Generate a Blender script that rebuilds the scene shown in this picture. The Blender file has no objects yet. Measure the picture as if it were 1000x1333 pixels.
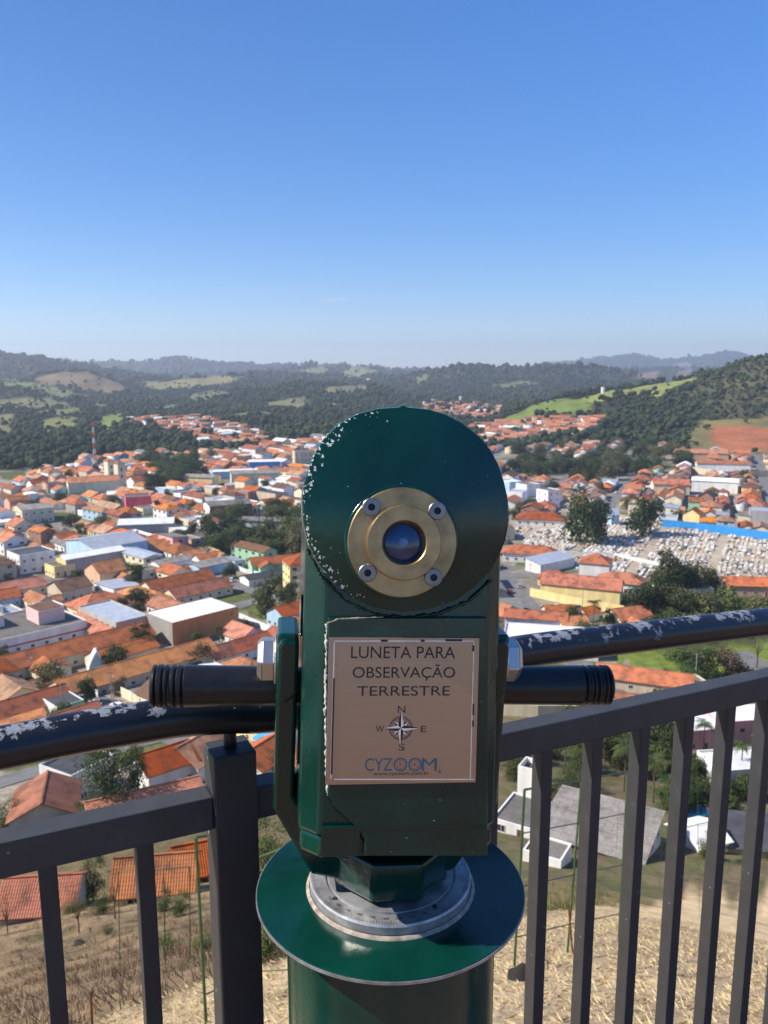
import bpy, math, random
import numpy as np
from mathutils import Vector, Matrix
R = math.radians
scene = bpy.context.scene
COL = scene.collection
rng = random.Random(11)
nrg = np.random.default_rng(5)

# ------------------------------------------------------------------ camera
CZ, PITCH, F = 86.0, R(10.0), 1066.0
cam_d = bpy.data.cameras.new('camera')
cam = bpy.data.objects.new('camera', cam_d)
COL.objects.link(cam)
cam.location = (0, 0, CZ)
cam.rotation_euler = (R(90) - PITCH, 0, 0)
cam_d.sensor_fit = 'VERTICAL'
cam_d.sensor_height = 4.8
cam_d.lens = 4.8 * F / 1333.0
cam_d.clip_start = 0.05
cam_d.clip_end = 30000
cam_d.dof.use_dof = True
cam_d.dof.focus_distance = 0.78
cam_d.dof.aperture_fstop = 2.6
scene.camera = cam
SP, CP = math.sin(PITCH), math.cos(PITCH)

def ray(px, py):
    u, v = (px - 500.0) / F, (666.5 - py) / F
    return (u, CP + v * SP, -SP + v * CP)
def at(px, py, Y):
    """the point of the vertical plane y = Y that shows at a place of the photograph"""
    d = ray(px, py); t = Y / d[1]
    return Vector((d[0] * t, Y, CZ + d[2] * t))
def proj(x, y, z):
    dz = z - CZ
    dep = y * CP - dz * SP
    dep = np.maximum(dep, 1e-3)
    return 500 + F * x / dep, 666.5 - F * (y * SP + dz * CP) / dep
def elev(py):
    return np.tan(np.arctan((666.5 - np.asarray(py, float)) / F) - PITCH)

# ------------------------------------------------------------------ terrain height
RA = R(26.0)                                   # direction the railing runs
RY = 1.10                                      # where the railing crosses the view axis
PR = np.array([0, 2, 4, 5, 7.5, 12, 20, 30, 40, 54, 70, 85, 100, 120, 150, 190, 230, 260, 1e6])
PD = np.array([2.3, 2.7, 3.65, 4.4, 6.15, 9.2, 14.7, 21.6, 28.4, 37.4, 47.2, 55.6, 61, 67, 74, 81, 85.2, 86, 86])
RIDGES = [  # distance, front width, back width, skyline (photo column, photo row)
 (9300, 1500, 900, [(-300,470),(560,486),(640,484),(700,477),(740,471),(770,468),(800,464),(823,461),(850,466),(880,468),(905,464),(935,458),(955,457),(975,461),(1000,468),(1100,466),(1400,470)]),
 (6800, 1100, 900, [(-300,466),(60,470),(90,470),(130,473),(160,472),(205,471),(218,467),(232,464),(246,467),(262,471),(300,474),(330,475),(400,477),(440,476),(500,480),(560,483),(640,486),(1400,486)]),
 (3800, 700, 500, [(-300,450),(0,461),(30,463),(60,468),(90,474),(130,480),(160,485),(200,490),(260,500),(1400,540)]),
 (2650, 260, 300, [(-300,500),(20,497),(50,489),(85,483),(110,484),(140,492),(170,503),(190,512),(260,530),(1400,540)]),
 (3100, 400, 350, [(-300,520),(100,510),(150,497),(180,494),(230,494),(260,492),(300,489),(330,492),(380,505),(1400,540)]),
 (3650, 500, 400, [(-300,520),(240,505),(280,495),(330,486),(360,487),(400,489),(450,489),(500,492),(540,492),(580,496),(700,510),(1400,540)]),
 (5000, 500, 500, [(-300,500),(300,488),(380,481),(410,476),(430,480),(452,477),(480,477),(500,483),(560,486),(1400,490)]),
 (3300, 480, 400, [(-300,540),(480,505),(520,492),(545,487),(590,479),(620,477),(650,480),(680,480),(715,476),(760,478),(800,482),(830,489),(860,500),(920,520),(1400,540)]),
 (5300, 600, 600, [(-300,500),(740,490),(780,483),(830,482),(860,480),(900,481),(950,482),(1000,480),(1400,478)]),
 (1350, 300, 420, [(-300,600),(560,572),(600,566),(630,556),(660,543),(700,527),(730,520),(770,513),(800,508),(840,503),(870,498),(900,493),(940,483),(975,470),(1000,463),(1050,450),(1100,440),(1300,430)]),
 (2250, 420, 400, [(-300,505),(0,497),(30,500),(70,508),(130,520),(200,522),(260,518),(330,508),(400,500),(480,504),(520,512),(600,525),(1400,560)]),
]
def HT(X, Y):
    X = np.asarray(X, float); Y = np.asarray(Y, float)
    r = np.hypot(X, Y) + 1e-6
    s = (Y - RY) * math.cos(RA) - X * math.sin(RA)
    k = np.clip((60 - r) / 50, 0, 1)
    re = r * (1 - 0.16 * k * X / r)
    z = CZ - np.interp(re, PR, PD)
    # lumps on the hillside
    z = z + np.clip((r - 6) / 30, 0, 1) * np.clip((120 - r) / 60, 0, 1) * 0.10 * (np.sin(X * .9 + Y * .5) + np.sin(Y * .71 - X * .43))
    fy = np.maximum(Y, 1.0)
    u = 500 + F * X / (fy * CP)
    for D, wf, wb, sk in RIDGES:
        sk = np.array(sk, float)
        top = np.interp(u, sk[:, 0], sk[:, 1])
        top = top + np.where(D > 2000, .9, .5) * (np.sin(u * .11 + D) + .6 * np.sin(u * .27 + D * 2))
        zt = CZ + D * elev(top)
        w = np.where(Y < D, wf, wb)
        g = np.exp(-((Y - D) / w) ** 2)
        z = np.where(Y > 300, np.maximum(z, zt * g), z)
    z = np.where(s < 0.30, CZ - 1.80 - .02 * np.clip(-s, 0, 20), z)
    return z
def ground(px, py, far=9000.0):
    """where the line of sight through a place of the photograph meets the ground"""
    d = ray(px, py)
    t = np.geomspace(3.0, far, 1600)
    x, y, z = d[0] * t, d[1] * t, CZ + d[2] * t
    below = np.nonzero(z < HT(x, y))[0]
    if not len(below): i = len(t) - 1
    else: i = max(below[0], 1)
    a, b = t[i - 1], t[i]
    for _ in range(30):
        m = .5 * (a + b)
        if CZ + d[2] * m < float(HT(d[0] * m, d[1] * m)): b = m
        else: a = m
    return Vector((d[0] * b, d[1] * b, float(HT(d[0] * b, d[1] * b))))

# ------------------------------------------------------------------ mesh helpers
class MB:
    def __init__(self):
        self.v, self.f, self.m, self.uv = [], [], [], {}
    def face(self, idx, m=0, uv=None):
        if uv is not None: self.uv[len(self.f)] = uv
        self.f.append(tuple(idx)); self.m.append(m)
    def box(self, x0, x1, y0, y1, z0, z1, m=0, T=None):
        n = len(self.v)
        p = [(x0,y0,z0),(x1,y0,z0),(x1,y1,z0),(x0,y1,z0),(x0,y0,z1),(x1,y0,z1),(x1,y1,z1),(x0,y1,z1)]
        if T is not None: p = [tuple(T @ Vector(q)) for q in p]
        self.v += p
        for q in ((0,3,2,1),(4,5,6,7),(0,1,5,4),(1,2,6,5),(2,3,7,6),(3,0,4,7)):
            self.face([n + i for i in q], m)
    def prism(self, poly, y0, y1, m=0, T=None):
        """polygon of (x, z) points extruded along y"""
        n = len(self.v); k = len(poly)
        p = [(x, y0, z) for x, z in poly] + [(x, y1, z) for x, z in poly]
        if T is not None: p = [tuple(T @ Vector(q)) for q in p]
        self.v += p
        self.face([n + i for i in range(k)], m)
        self.face([n + 2 * k - 1 - i for i in range(k)], m)
        for i in range(k):
            j = (i + 1) % k
            self.face([n + i, n + k + i, n + k + j, n + j], m)
    def tube(self, pts, rads, n=10, m=0, cap=True, closed=False):
        pts = [Vector(p) for p in pts]
        if not hasattr(rads, '__len__'): rads = [rads] * len(pts)
        base = len(self.v); L = len(pts); side = None
        for i, p in enumerate(pts):
            if closed: d = pts[(i + 1) % L] - pts[i - 1]
            else: d = pts[min(i + 1, L - 1)] - pts[max(i - 1, 0)]
            d.normalize()
            if side is None:
                side = d.cross(Vector((0, 0, 1)))
                if side.length < .1: side = d.cross(Vector((1, 0, 0)))
            side = (side - d * side.dot(d)).normalized()
            up = d.cross(side)
            for k in range(n):
                a = 2 * math.pi * k / n
                self.v.append(tuple(p + (side * math.cos(a) + up * math.sin(a)) * rads[i]))
        for i in range(L if closed else L - 1):
            j = (i + 1) % L
            for k in range(n):
                q = (k + 1) % n
                self.face([base + i*n + k, base + i*n + q, base + j*n + q, base + j*n + k], m)
        if cap and not closed:
            self.face([base + k for k in range(n)][::-1], m)
            self.face([base + (L-1)*n + k for k in range(n)], m)
    def lathe(self, prof, n=48, m=0, T=None, cap=True):
        """profile of (r, z) turned round the local z axis"""
        base = len(self.v); L = len(prof)
        for r, z in prof:
            for k in range(n):
                a = 2 * math.pi * k / n
                q = Vector((r * math.cos(a), r * math.sin(a), z))
                self.v.append(tuple(T @ q) if T is not None else tuple(q))
        for i in range(L - 1):
            for k in range(n):
                q = (k + 1) % n
                self.face([base + i*n + k, base + i*n + q, base + (i+1)*n + q, base + (i+1)*n + k], m)
        if cap:
            if prof[0][0] > 1e-6: self.face([base + k for k in range(n)][::-1], m)
            if prof[-1][0] > 1e-6: self.face([base + (L-1)*n + k for k in range(n)], m)
    def mesh(self, name, mats, smooth=None):
        me = bpy.data.meshes.new(name)
        me.from_pydata(self.v, [], self.f)
        for mt in (mats if isinstance(mats, (list, tuple)) else [mats]): me.materials.append(mt)
        if any(self.m): me.polygons.foreach_set('material_index', self.m)
        if self.uv:
            ul = me.uv_layers.new(name='UVMap')
            for fi, uv in self.uv.items():
                p = me.polygons[fi]
                for li, c in zip(p.loop_indices, uv): ul.data[li].uv = c
        if smooth is not None:
            me.polygons.foreach_set('use_smooth', [True] * len(self.f))
            me.set_sharp_from_angle(angle=R(smooth))
        me.update()
        return me
    def obj(self, name, mats, parent=None, smooth=None, bevel=None):
        return link(name, self.mesh(name, mats, smooth), parent, bevel)
def link(name, me, parent=None, bevel=None):
    o = bpy.data.objects.new(name, me); COL.objects.link(o)
    if parent is not None: o.parent = parent
    if bevel:
        b = o.modifiers.new('bevel', 'BEVEL'); b.width = bevel; b.segments = 2; b.limit_method = 'ANGLE'; b.angle_limit = R(35)
    return o
def npmesh(name, V, Fc, mats, nper, cols=None, smooth=False, mi=None):
    me = bpy.data.meshes.new(name)
    V = np.asarray(V, np.float32); Fc = np.asarray(Fc, np.int32)
    me.vertices.add(len(V)); me.vertices.foreach_set('co', V.ravel())
    nf = len(Fc)
    me.loops.add(nf * nper); me.loops.foreach_set('vertex_index', Fc.ravel())
    me.polygons.add(nf); me.polygons.foreach_set('loop_start', np.arange(0, nf * nper, nper, dtype=np.int32))
    for mt in (mats if isinstance(mats, (list, tuple)) else [mats]): me.materials.append(mt)
    if mi is not None: me.polygons.foreach_set('material_index', np.asarray(mi, np.int32))
    if smooth: me.polygons.foreach_set('use_smooth', np.ones(nf, bool))
    me.update(calc_edges=True)
    if cols is not None:
        a = me.color_attributes.new('cover', 'FLOAT_COLOR', 'POINT')
        c = np.ones((len(V), 4), np.float32); c[:, :3] = cols
        a.data.foreach_set('color', c.ravel())
    return me
def tag(o, label, cat, group=None):
    o['label'] = label; o['category'] = cat
    if group: o['group'] = group
    return o
def kind(o, k):
    o['kind'] = k; return o
def thing(name, label, cat, loc=(0, 0, 0), rz=0.0, group=None):
    o = bpy.data.objects.new(name, None); COL.objects.link(o)
    o.location = loc; o.rotation_euler = (0, 0, rz); o.empty_display_size = .2
    return tag(o, label, cat, group)
def dup(root, loc, rz, label, group=None, scale=None):
    r = root.copy(); COL.objects.link(r); r.location = loc; r.rotation_euler = (0, 0, rz)
    if scale is not None: r.scale = scale
    r['label'] = label
    if group: r['group'] = group
    for ch in list(root.children):
        c = ch.copy(); COL.objects.link(c); c.parent = r
        for g in list(ch.children):
            d = g.copy(); COL.objects.link(d); d.parent = c
    return r

# ------------------------------------------------------------------ materials
class NT:
    def __init__(self, name):
        self.mat = bpy.data.materials.new(name); self.mat.use_nodes = True
        self.t = self.mat.node_tree; self.t.nodes.clear()
        self.out = self.t.nodes.new('ShaderNodeOutputMaterial')
        self.b = self.t.nodes.new('ShaderNodeBsdfPrincipled')
        self.t.links.new(self.b.outputs[0], self.out.inputs[0])
    def n(self, ty, **kw):
        nd = self.t.nodes.new(ty)
        for k, v in kw.items():
            if k.startswith('i_'): nd.inputs[k[2:].replace('_', ' ')].default_value = v
            else: setattr(nd, k, v)
        return nd
    def l(self, a, b): self.t.links.new(a, b)
    def coord(self, which='Object'):
        c = self.n('ShaderNodeTexCoord'); return c.outputs[which]
    def noise(self, vec, scale, detail=5, rough=.55):
        nd = self.n('ShaderNodeTexNoise'); nd.inputs['Scale'].default_value = scale
        nd.inputs['Detail'].default_value = detail; nd.inputs['Roughness'].default_value = rough
        if vec is not None: self.l(vec, nd.inputs['Vector'])
        return nd.outputs['Fac']
    def ramp(self, fac, stops):
        nd = self.n('ShaderNodeValToRGB'); cr = nd.color_ramp
        while len(cr.elements) < len(stops): cr.elements.new(.5)
        for e, (p, c) in zip(cr.elements, stops):
            e.position = p; e.color = (*c, 1) if len(c) == 3 else c
        self.l(fac, nd.inputs[0]); return nd.outputs[0]
    def mix(self, fac, a, b, ty='MIX'):
        nd = self.n('ShaderNodeMix', data_type='RGBA', blend_type=ty)
        for s, v in ((nd.inputs[0], fac), (nd.inputs[6], a), (nd.inputs[7], b)):
            if isinstance(v, bpy.types.NodeSocket): self.l(v, s)
            elif isinstance(v, (int, float)): s.default_value = v
            else: s.default_value = (*v, 1)
        return nd.outputs[2]
    def math(self, op, a, b=0.0):
        nd = self.n('ShaderNodeMath', operation=op)
        for s, v in ((nd.inputs[0], a), (nd.inputs[1], b)):
            if isinstance(v, bpy.types.NodeSocket): self.l(v, s)
            else: s.default_value = v
        return nd.outputs[0]
    def bump(self, h, strength, dist):
        nd = self.n('ShaderNodeBump'); nd.inputs['Strength'].default_value = strength; nd.inputs['Distance'].default_value = dist
        self.l(h, nd.inputs['Height']); self.l(nd.outputs[0], self.b.inputs['Normal'])
    def set(self, **kw):
        for k, v in kw.items():
            s = self.b.inputs[k.replace('_', ' ')]
            if isinstance(v, bpy.types.NodeSocket): self.l(v, s)
            elif isinstance(v, (tuple, list)): s.default_value = (*v, 1)
            else: s.default_value = v
        return self
def cl(c, k): return tuple(min(max(x * k, 0), 1) for x in c)
def pmat(name, base, rough=.8, var=.2, scale=1.0, bump=0.0, metal=0.0, rand=0.0, streak=False, spec=.4):
    m = NT(name); co = m.coord()
    if streak:
        mp = m.n('ShaderNodeMapping'); mp.inputs['Scale'].default_value = (1, 1, .18); m.l(co, mp.inputs[0]); co = mp.outputs[0]
    f = m.noise(co, scale)
    c = m.ramp(f, [(.3, cl(base, 1 - var)), (.7, cl(base, 1 + var))])
    if rand:
        oi = m.n('ShaderNodeObjectInfo')
        hs = m.n('ShaderNodeHueSaturation')
        m.l(m.math('ADD', m.math('MULTIPLY', oi.outputs['Random'], 2 * rand), 1 - rand), hs.inputs['Value'])
        m.l(m.math('ADD', m.math('MULTIPLY', m.math('FRACT', m.math('MULTIPLY', oi.outputs['Random'], 7.3)), .02), .493), hs.inputs['Hue'])
        m.l(c, hs.inputs['Color']); c = hs.outputs[0]
    m.set(Base_Color=c, Roughness=rough, Metallic=metal, Specular_IOR_Level=spec)
    if bump: m.bump(f, .6, bump)
    return m.mat
def tilemat(name, base, dark, age=.5):
    m = NT(name); co = m.coord(); uv = m.coord('UV')
    oi = m.n('ShaderNodeObjectInfo')
    mp = m.n('ShaderNodeVectorMath', operation='ADD'); m.l(co, mp.inputs[0])
    sc = m.n('ShaderNodeVectorMath', operation='SCALE'); sc.inputs[0].default_value = (37, 51, 13); m.l(oi.outputs['Random'], sc.inputs['Scale']); m.l(sc.outputs[0], mp.inputs[1])
    f1 = m.noise(mp.outputs[0], .35, 6, .6); f2 = m.noise(mp.outputs[0], 3.5, 3)
    c = m.ramp(f1, [(.38, dark), (.40 + .22 * (1.2 - age), base), (.85, cl(base, 1.25))])
    c = m.mix(m.math('MULTIPLY', f2, .5), c, m.ramp(f2, [(.35, cl(base, .6)), (.65, cl(base, 1.2))]))
    hs = m.n('ShaderNodeHueSaturation')
    m.l(m.math('ADD', m.math('MULTIPLY', oi.outputs['Random'], .6), .70), hs.inputs['Value'])
    m.l(m.math('ADD', m.math('MULTIPLY', m.math('FRACT', m.math('MULTIPLY', oi.outputs['Random'], 9.1)), .022), .494), hs.inputs['Hue'])
    m.l(m.math('ADD', m.math('MULTIPLY', m.math('FRACT', m.math('MULTIPLY', oi.outputs['Random'], 5.7)), .26), .83), hs.inputs['Saturation'])
    m.l(c, hs.inputs['Color'])
    # courses of tiles down the slope, pans across it
    sx = m.n('ShaderNodeSeparateXYZ'); m.l(uv, sx.inputs[0])
    a = m.math('FRACT', m.math('MULTIPLY', sx.outputs[1], 2.6))
    b = m.math('ABSOLUTE', m.math('SINE', m.math('MULTIPLY', sx.outputs[0], 13.0)))
    gap = m.math('MULTIPLY', m.math('LESS_THAN', a, .16), m.math('MULTIPLY', f2, .8))
    col = m.mix(gap, hs.outputs[0], cl(dark, .6))
    m.set(Base_Color=col, Roughness=.85, Specular_IOR_Level=.25)
    m.bump(m.math('ADD', m.math('MULTIPLY', a, .6), b), .9, .05)
    return m.mat
def covermat(name, bump=.3):
    m = NT(name); co = m.coord()
    at_ = m.n('ShaderNodeAttribute', attribute_name='cover')
    f1 = m.noise(co, .02, 8, .6); f2 = m.noise(co, .35, 8, .65); f3 = m.noise(co, 5.0, 6, .7)
    c = m.mix(.8, at_.outputs['Color'], m.ramp(f1, [(.3, (.55,.55,.55)), (.7, (1.35,1.3,1.2))]), 'MULTIPLY')
    c = m.mix(.8, c, m.ramp(f2, [(.28, (.45,.47,.45)), (.5, (1,1,1)), (.75, (1.5,1.45,1.35))]), 'MULTIPLY')
    c = m.mix(.75, c, m.ramp(f3, [(.3, (.5,.5,.5)), (.7, (1.45,1.4,1.35))]), 'MULTIPLY')
    m.set(Base_Color=c, Roughness=.95, Specular_IOR_Level=.1)
    m.bump(m.math('ADD', m.math('MULTIPLY', f2, 2.0), f3), .9, bump)
    return m.mat
def leafmat(name, c1, c2, trans=.25):
    m = NT(name); co = m.coord()
    g = m.n('ShaderNodeNewGeometry'); oi = m.n('ShaderNodeObjectInfo')
    f = m.noise(co, .6, 4)
    k = m.math('ADD', m.math('MULTIPLY', g.outputs['Random Per Island'], .55), m.math('MULTIPLY', f, .5))
    c = m.ramp(k, [(.15, c1), (.55, tuple((a + b) / 2 for a, b in zip(c1, c2))), (.9, c2)])
    hs = m.n('ShaderNodeHueSaturation')
    m.l(m.math('ADD', m.math('MULTIPLY', oi.outputs['Random'], .6), .7), hs.inputs['Value'])
    m.l(m.math('ADD', m.math('MULTIPLY', m.math('FRACT', m.math('MULTIPLY', oi.outputs['Random'], 6.1)), .05), .47), hs.inputs['Hue'])
    m.l(c, hs.inputs['Color'])
    m.set(Base_Color=hs.outputs[0], Roughness=.7, Specular_IOR_Level=.25)
    if trans:
        tr = m.n('ShaderNodeBsdfTranslucent'); m.l(hs.outputs[0], tr.inputs[0])
        mx = m.n('ShaderNodeMixShader'); mx.inputs[0].default_value = trans
        m.l(m.b.outputs[0], mx.inputs[1]); m.l(tr.outputs[0], mx.inputs[2]); m.l(mx.outputs[0], m.out.inputs[0])
    return m.mat
def attrmat(name, rough=.85):
    m = NT(name); a = m.n('ShaderNodeAttribute', attribute_name='cover')
    f = m.noise(m.coord(), .8, 5)
    c = m.mix(.7, a.outputs['Color'], m.ramp(f, [(.3, (.7,.7,.7)), (.7, (1.2,1.2,1.2))]), 'MULTIPLY')
    m.set(Base_Color=c, Roughness=rough, Specular_IOR_Level=.2); return m.mat

def sheetmat(name, base, rand):
    m = NT(name); co = m.coord(); uv = m.coord('UV'); oi = m.n('ShaderNodeObjectInfo')
    f1 = m.noise(co, .3, 7, .65); f2 = m.noise(co, 2.5, 4)
    c = m.ramp(f1, [(.3, cl(base, .5)), (.5, base), (.75, cl(base, 1.35))])
    c = m.mix(.6, c, m.ramp(f2, [(.3, (.6,.6,.6)), (.7, (1.3,1.28,1.25))]), 'MULTIPLY')
    sx = m.n('ShaderNodeSeparateXYZ'); m.l(uv, sx.inputs[0])
    a = m.math('LESS_THAN', m.math('FRACT', m.math('MULTIPLY', sx.outputs[0], .95)), .05); b = m.math('LESS_THAN', m.math('FRACT', m.math('ADD', m.math('MULTIPLY', sx.outputs[1], .42), .3)), .05)
    c = m.mix(m.math('MULTIPLY', m.math('MAXIMUM', a, b), .55), c, cl(base, .35))
    hs = m.n('ShaderNodeHueSaturation'); m.l(m.math('ADD', m.math('MULTIPLY', oi.outputs['Random'], 2 * rand), 1 - rand), hs.inputs['Value']); m.l(c, hs.inputs['Color'])
    m.set(Base_Color=hs.outputs[0], Roughness=.9, Specular_IOR_Level=.2)
    m.bump(m.math('SINE', m.math('MULTIPLY', sx.outputs[0], 36.0)), .5, .03); return m.mat
WALLS = {'white': (.74,.73,.70), 'cream': (.70,.62,.44), 'grey': (.40,.39,.37), 'yellow': (.76,.60,.28), 'salmon': (.64,.38,.26),
         'pale blue': (.40,.56,.68), 'green': (.32,.55,.34), 'pink': (.72,.40,.40), 'brick': (.34,.17,.12), 'beige': (.52,.44,.33),
         'orange': (.56,.23,.10), 'hot pink': (.75,.13,.18), 'blue': (.12,.30,.62), 'raw concrete': (.33,.31,.28)}
MW = {k: pmat('plaster_' + k.replace(' ', '_'), c, .9, .16, .5, 0, rand=.08, streak=True, spec=.2) for k, c in WALLS.items()}
MR = {'orange': tilemat('roof_tile_orange', (.50,.158,.055), (.21,.075,.040)),
      'red': tilemat('roof_tile_red', (.42,.108,.040), (.15,.055,.032), .7),
      'faded': tilemat('roof_tile_faded', (.44,.225,.13), (.20,.11,.075), .6),
      'brown': tilemat('roof_tile_brown', (.17,.085,.05), (.07,.045,.032), .9),
      'grey': sheetmat('roof_fibre_cement', (.235,.215,.195), .25),
      'white': pmat('roof_white_sheet', (.70,.70,.68), .6, .12, .3, rand=.1),
      'metal': pmat('roof_zinc_sheet', (.42,.45,.49), .5, .15, .3, metal=.3, rand=.15),
      'dark': pmat('roof_dark_sheet', (.055,.055,.06), .7, .3, .4, rand=.2)}
M_glass = pmat('window_dark_glass', (.025,.03,.04), .15, .2, 1.0, spec=.6)
M_frame = pmat('window_frame_paint', (.55,.53,.50), .6, .1, 2)
M_trunk = pmat('bark', (.11,.08,.055), .95, .35, 6, .02)
M_leaf = [leafmat('leaf_dark', (.018,.036,.012), (.085,.115,.035)), leafmat('leaf_mid', (.032,.058,.015), (.13,.17,.045)),
          leafmat('leaf_olive', (.050,.060,.022), (.17,.175,.065)), leafmat('leaf_dry', (.06,.045,.025), (.17,.12,.06), .1)]
M_palm = leafmat('palm_leaf', (.03,.06,.015), (.13,.17,.045))
M_asph = pmat('asphalt', (.15,.145,.14), .9, .22, .25)
M_walk = pmat('pavement_concrete', (.36,.34,.31), .9, .2, .6)
# ------------------------------------------------------------------ terrace and railing
FLOOR = CZ - 1.57
def plane_hit(px, py, origin, yaw, v):
    """local (x, z) where a sight line meets the vertical plane y_local = v of a thing at origin turned by yaw"""
    d = Vector(ray(px, py)); n = Vector((-math.sin(yaw), math.cos(yaw), 0))
    o = Vector(origin); c = Vector((0, 0, CZ))
    t = (n.dot(o - c) + v) / n.dot(d)
    p = c + d * t - o
    return p.x * math.cos(yaw) + p.y * math.sin(yaw), p.z
mb = MB()
TR = Matrix.Translation((0, RY, 0)) @ Matrix.Rotation(RA, 4, 'Z')
mb.box(-30, 30, -30, .14, FLOOR - .9, FLOOR, T=TR)
M_floor = pmat('terrace_paving', (.24,.155,.105), .9, .25, 1.2, .004)
kind(mb.obj('terrace_pavement', M_floor), 'structure')

def railpaint(name, base, grey, amount, scale, prough=.55):
    m = NT(name); co = m.coord()
    g = m.n('ShaderNodeNewGeometry'); sx = m.n('ShaderNodeSeparateXYZ'); m.l(g.outputs['Normal'], sx.inputs[0])
    f1 = m.noise(co, scale, 10, .72); f2 = m.noise(co, scale * .3, 2, .5); fine = m.noise(co, 260, 4)
    k = m.math('ADD', m.math('ADD', m.math('MULTIPLY', f1, .9), m.math('MULTIPLY', f2, .55)), m.math('MULTIPLY', sx.outputs[2], amount))
    chip = m.ramp(k, [(.93, (0, 0, 0)), (.945, (1, 1, 1))])
    gcol = m.ramp(fine, [(.3, cl(grey, .7)), (.7, cl(grey, 1.2))])
    rust = m.ramp(m.noise(co, 7, 5), [(.63, (0,0,0)), (.70, (1,1,1))])
    gcol = m.mix(m.math('MULTIPLY', rust, .55), gcol, (.13,.05,.03))
    dust = m.noise(co, 22, 6, .65)
    bcol = m.ramp(dust, [(.3, cl(base, .75)), (.6, base), (.8, cl(base, 1.55))])
    m.set(Base_Color=m.mix(chip, bcol, gcol), Roughness=m.mix(chip, (prough,)*3, (.75,.75,.75)), Specular_IOR_Level=.5)
    m.bump(m.math('ADD', m.math('MULTIPLY', fine, .15), m.math('MULTIPLY', chip, -1.0)), .5, .0008)
    return m.mat
M_pipe = railpaint('railing_pipe_paint', (.010,.011,.016), (.21,.225,.26), .18, 66, .33)
M_rail = railpaint('railing_bar_paint', (.036,.036,.039), (.30,.31,.33), -.16, 60)
M_rail2 = railpaint('railing_handrail_paint', (.045,.046,.048), (.28,.29,.31), -.06, 40)
RO = (0, RY, FLOOR)
rail = thing('balcony_railing', 'dark painted steel railing with a worn round pipe above square bars along the terrace edge', 'railing', RO, RA)
ph = lambda px, py, v=0.0: plane_hit(px, py, RO, RA, v)
pts = [ph(-420, 1043), ph(-150, 999), ph(0, 974), ph(90, 956), ph(175, 942), ph(235, 933), ph(300, 929), ph(361, 927), ph(480, 905), ph(600, 867), ph(676, 849), ph(830, 829), ph(1000, 809), ph(1150, 792), ph(1500, 752)]
sp = []
for i in range(len(pts) - 1):
    for k in range(6):
        t = k / 6; p0, p1, p2, p3 = (Vector(pts[min(max(i + j, 0), len(pts) - 1)]) for j in (-1, 0, 1, 2))
        q = .5 * ((2 * p1) + (p2 - p0) * t + (2 * p0 - 5 * p1 + 4 * p2 - p3) * t * t + (3 * p1 - p0 - 3 * p2 + p3) * t ** 3)
        sp.append((q.x, 0, q.y))
mb = MB(); mb.tube(sp, .0255, 28); mb.obj('top_pipe', M_pipe, rail, 40)
# the square handrail: one straight bar under the pipe, cut by the post
hl, hr = ph(0, 1098, -.018), ph(1000, 881, -.018)
sl = (hr[1] - hl[1]) / (hr[0] - hl[0])
hz = lambda x: hl[1] + sl * (x - hl[0])
xp = ph(302, 1060, 0)[0]
mb = MB()
for a, b in ((-2.2, xp - .0281), (xp + .0281, 3.2)):
    n = len(mb.v)
    mb.v += [(x, y, hz(x) + dz) for x in (a, b) for y, dz in ((-.018, -.046), (.018, -.046), (.018, 0), (-.018, 0))]
    for q in ((0,1,2,3),(7,6,5,4),(0,4,5,1),(1,5,6,2),(2,6,7,3),(3,7,4,0)): mb.face([n + i for i in q])
mb.obj('handrail', M_rail2, rail, bevel=.0025)
mb = MB(); ztop = ph(302, 984, -.0275)[1]
mb.box(xp - .028, xp + .028, -.0275, .0275, -.1, ztop); po = mb.obj('post', M_rail, rail, bevel=.002)
mb = MB(); mb.tube([(xp + .001, 0, ztop - .005), (xp + .001, 0, ph(302, 932)[1])], .0085, 14); mb.obj('pipe_stub', M_pipe, po, 40)
bx = sorted(ph(x, y)[0] for x, y in ((703, 1080), (766, 1080), (830, 1080), (887, 1060), (939, 1040), (988, 1010)))
dx = (bx[-1] - bx[0]) / 5
bars = [bx[0] + dx * k for k in range(-2, 24)] + [ph(62, 1135)[0], ph(188, 1120)[0]]
d2 = bars[-1] - bars[-2]
bars += [bars[-2] - d2 * k for k in range(1, 12)] + [bars[-1] + d2, xp + d2 * 1.0, xp + 2 * d2]
bars = [b for b in bars if abs(b - xp) > .05]
bars = sorted(bars); keep = []
for b in bars:
    if not keep or b - keep[-1] > dx * .55: keep.append(b)
print('baluster spacing', dx, d2, [round(b, 3) for b in keep])
for b in keep:
    mb = MB(); mb.box(-.0105, .0105, -.0135, .0135, .06, hz(b) - .0468)
    o = mb.obj('baluster', M_rail, rail, bevel=.0015); o.location = (b, 0, 0)
mb = MB(); mb.box(-2.2, 3.2, -.015, .015, .04, .075); mb.obj('bottom_rail', M_rail2, rail, bevel=.002)

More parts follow.
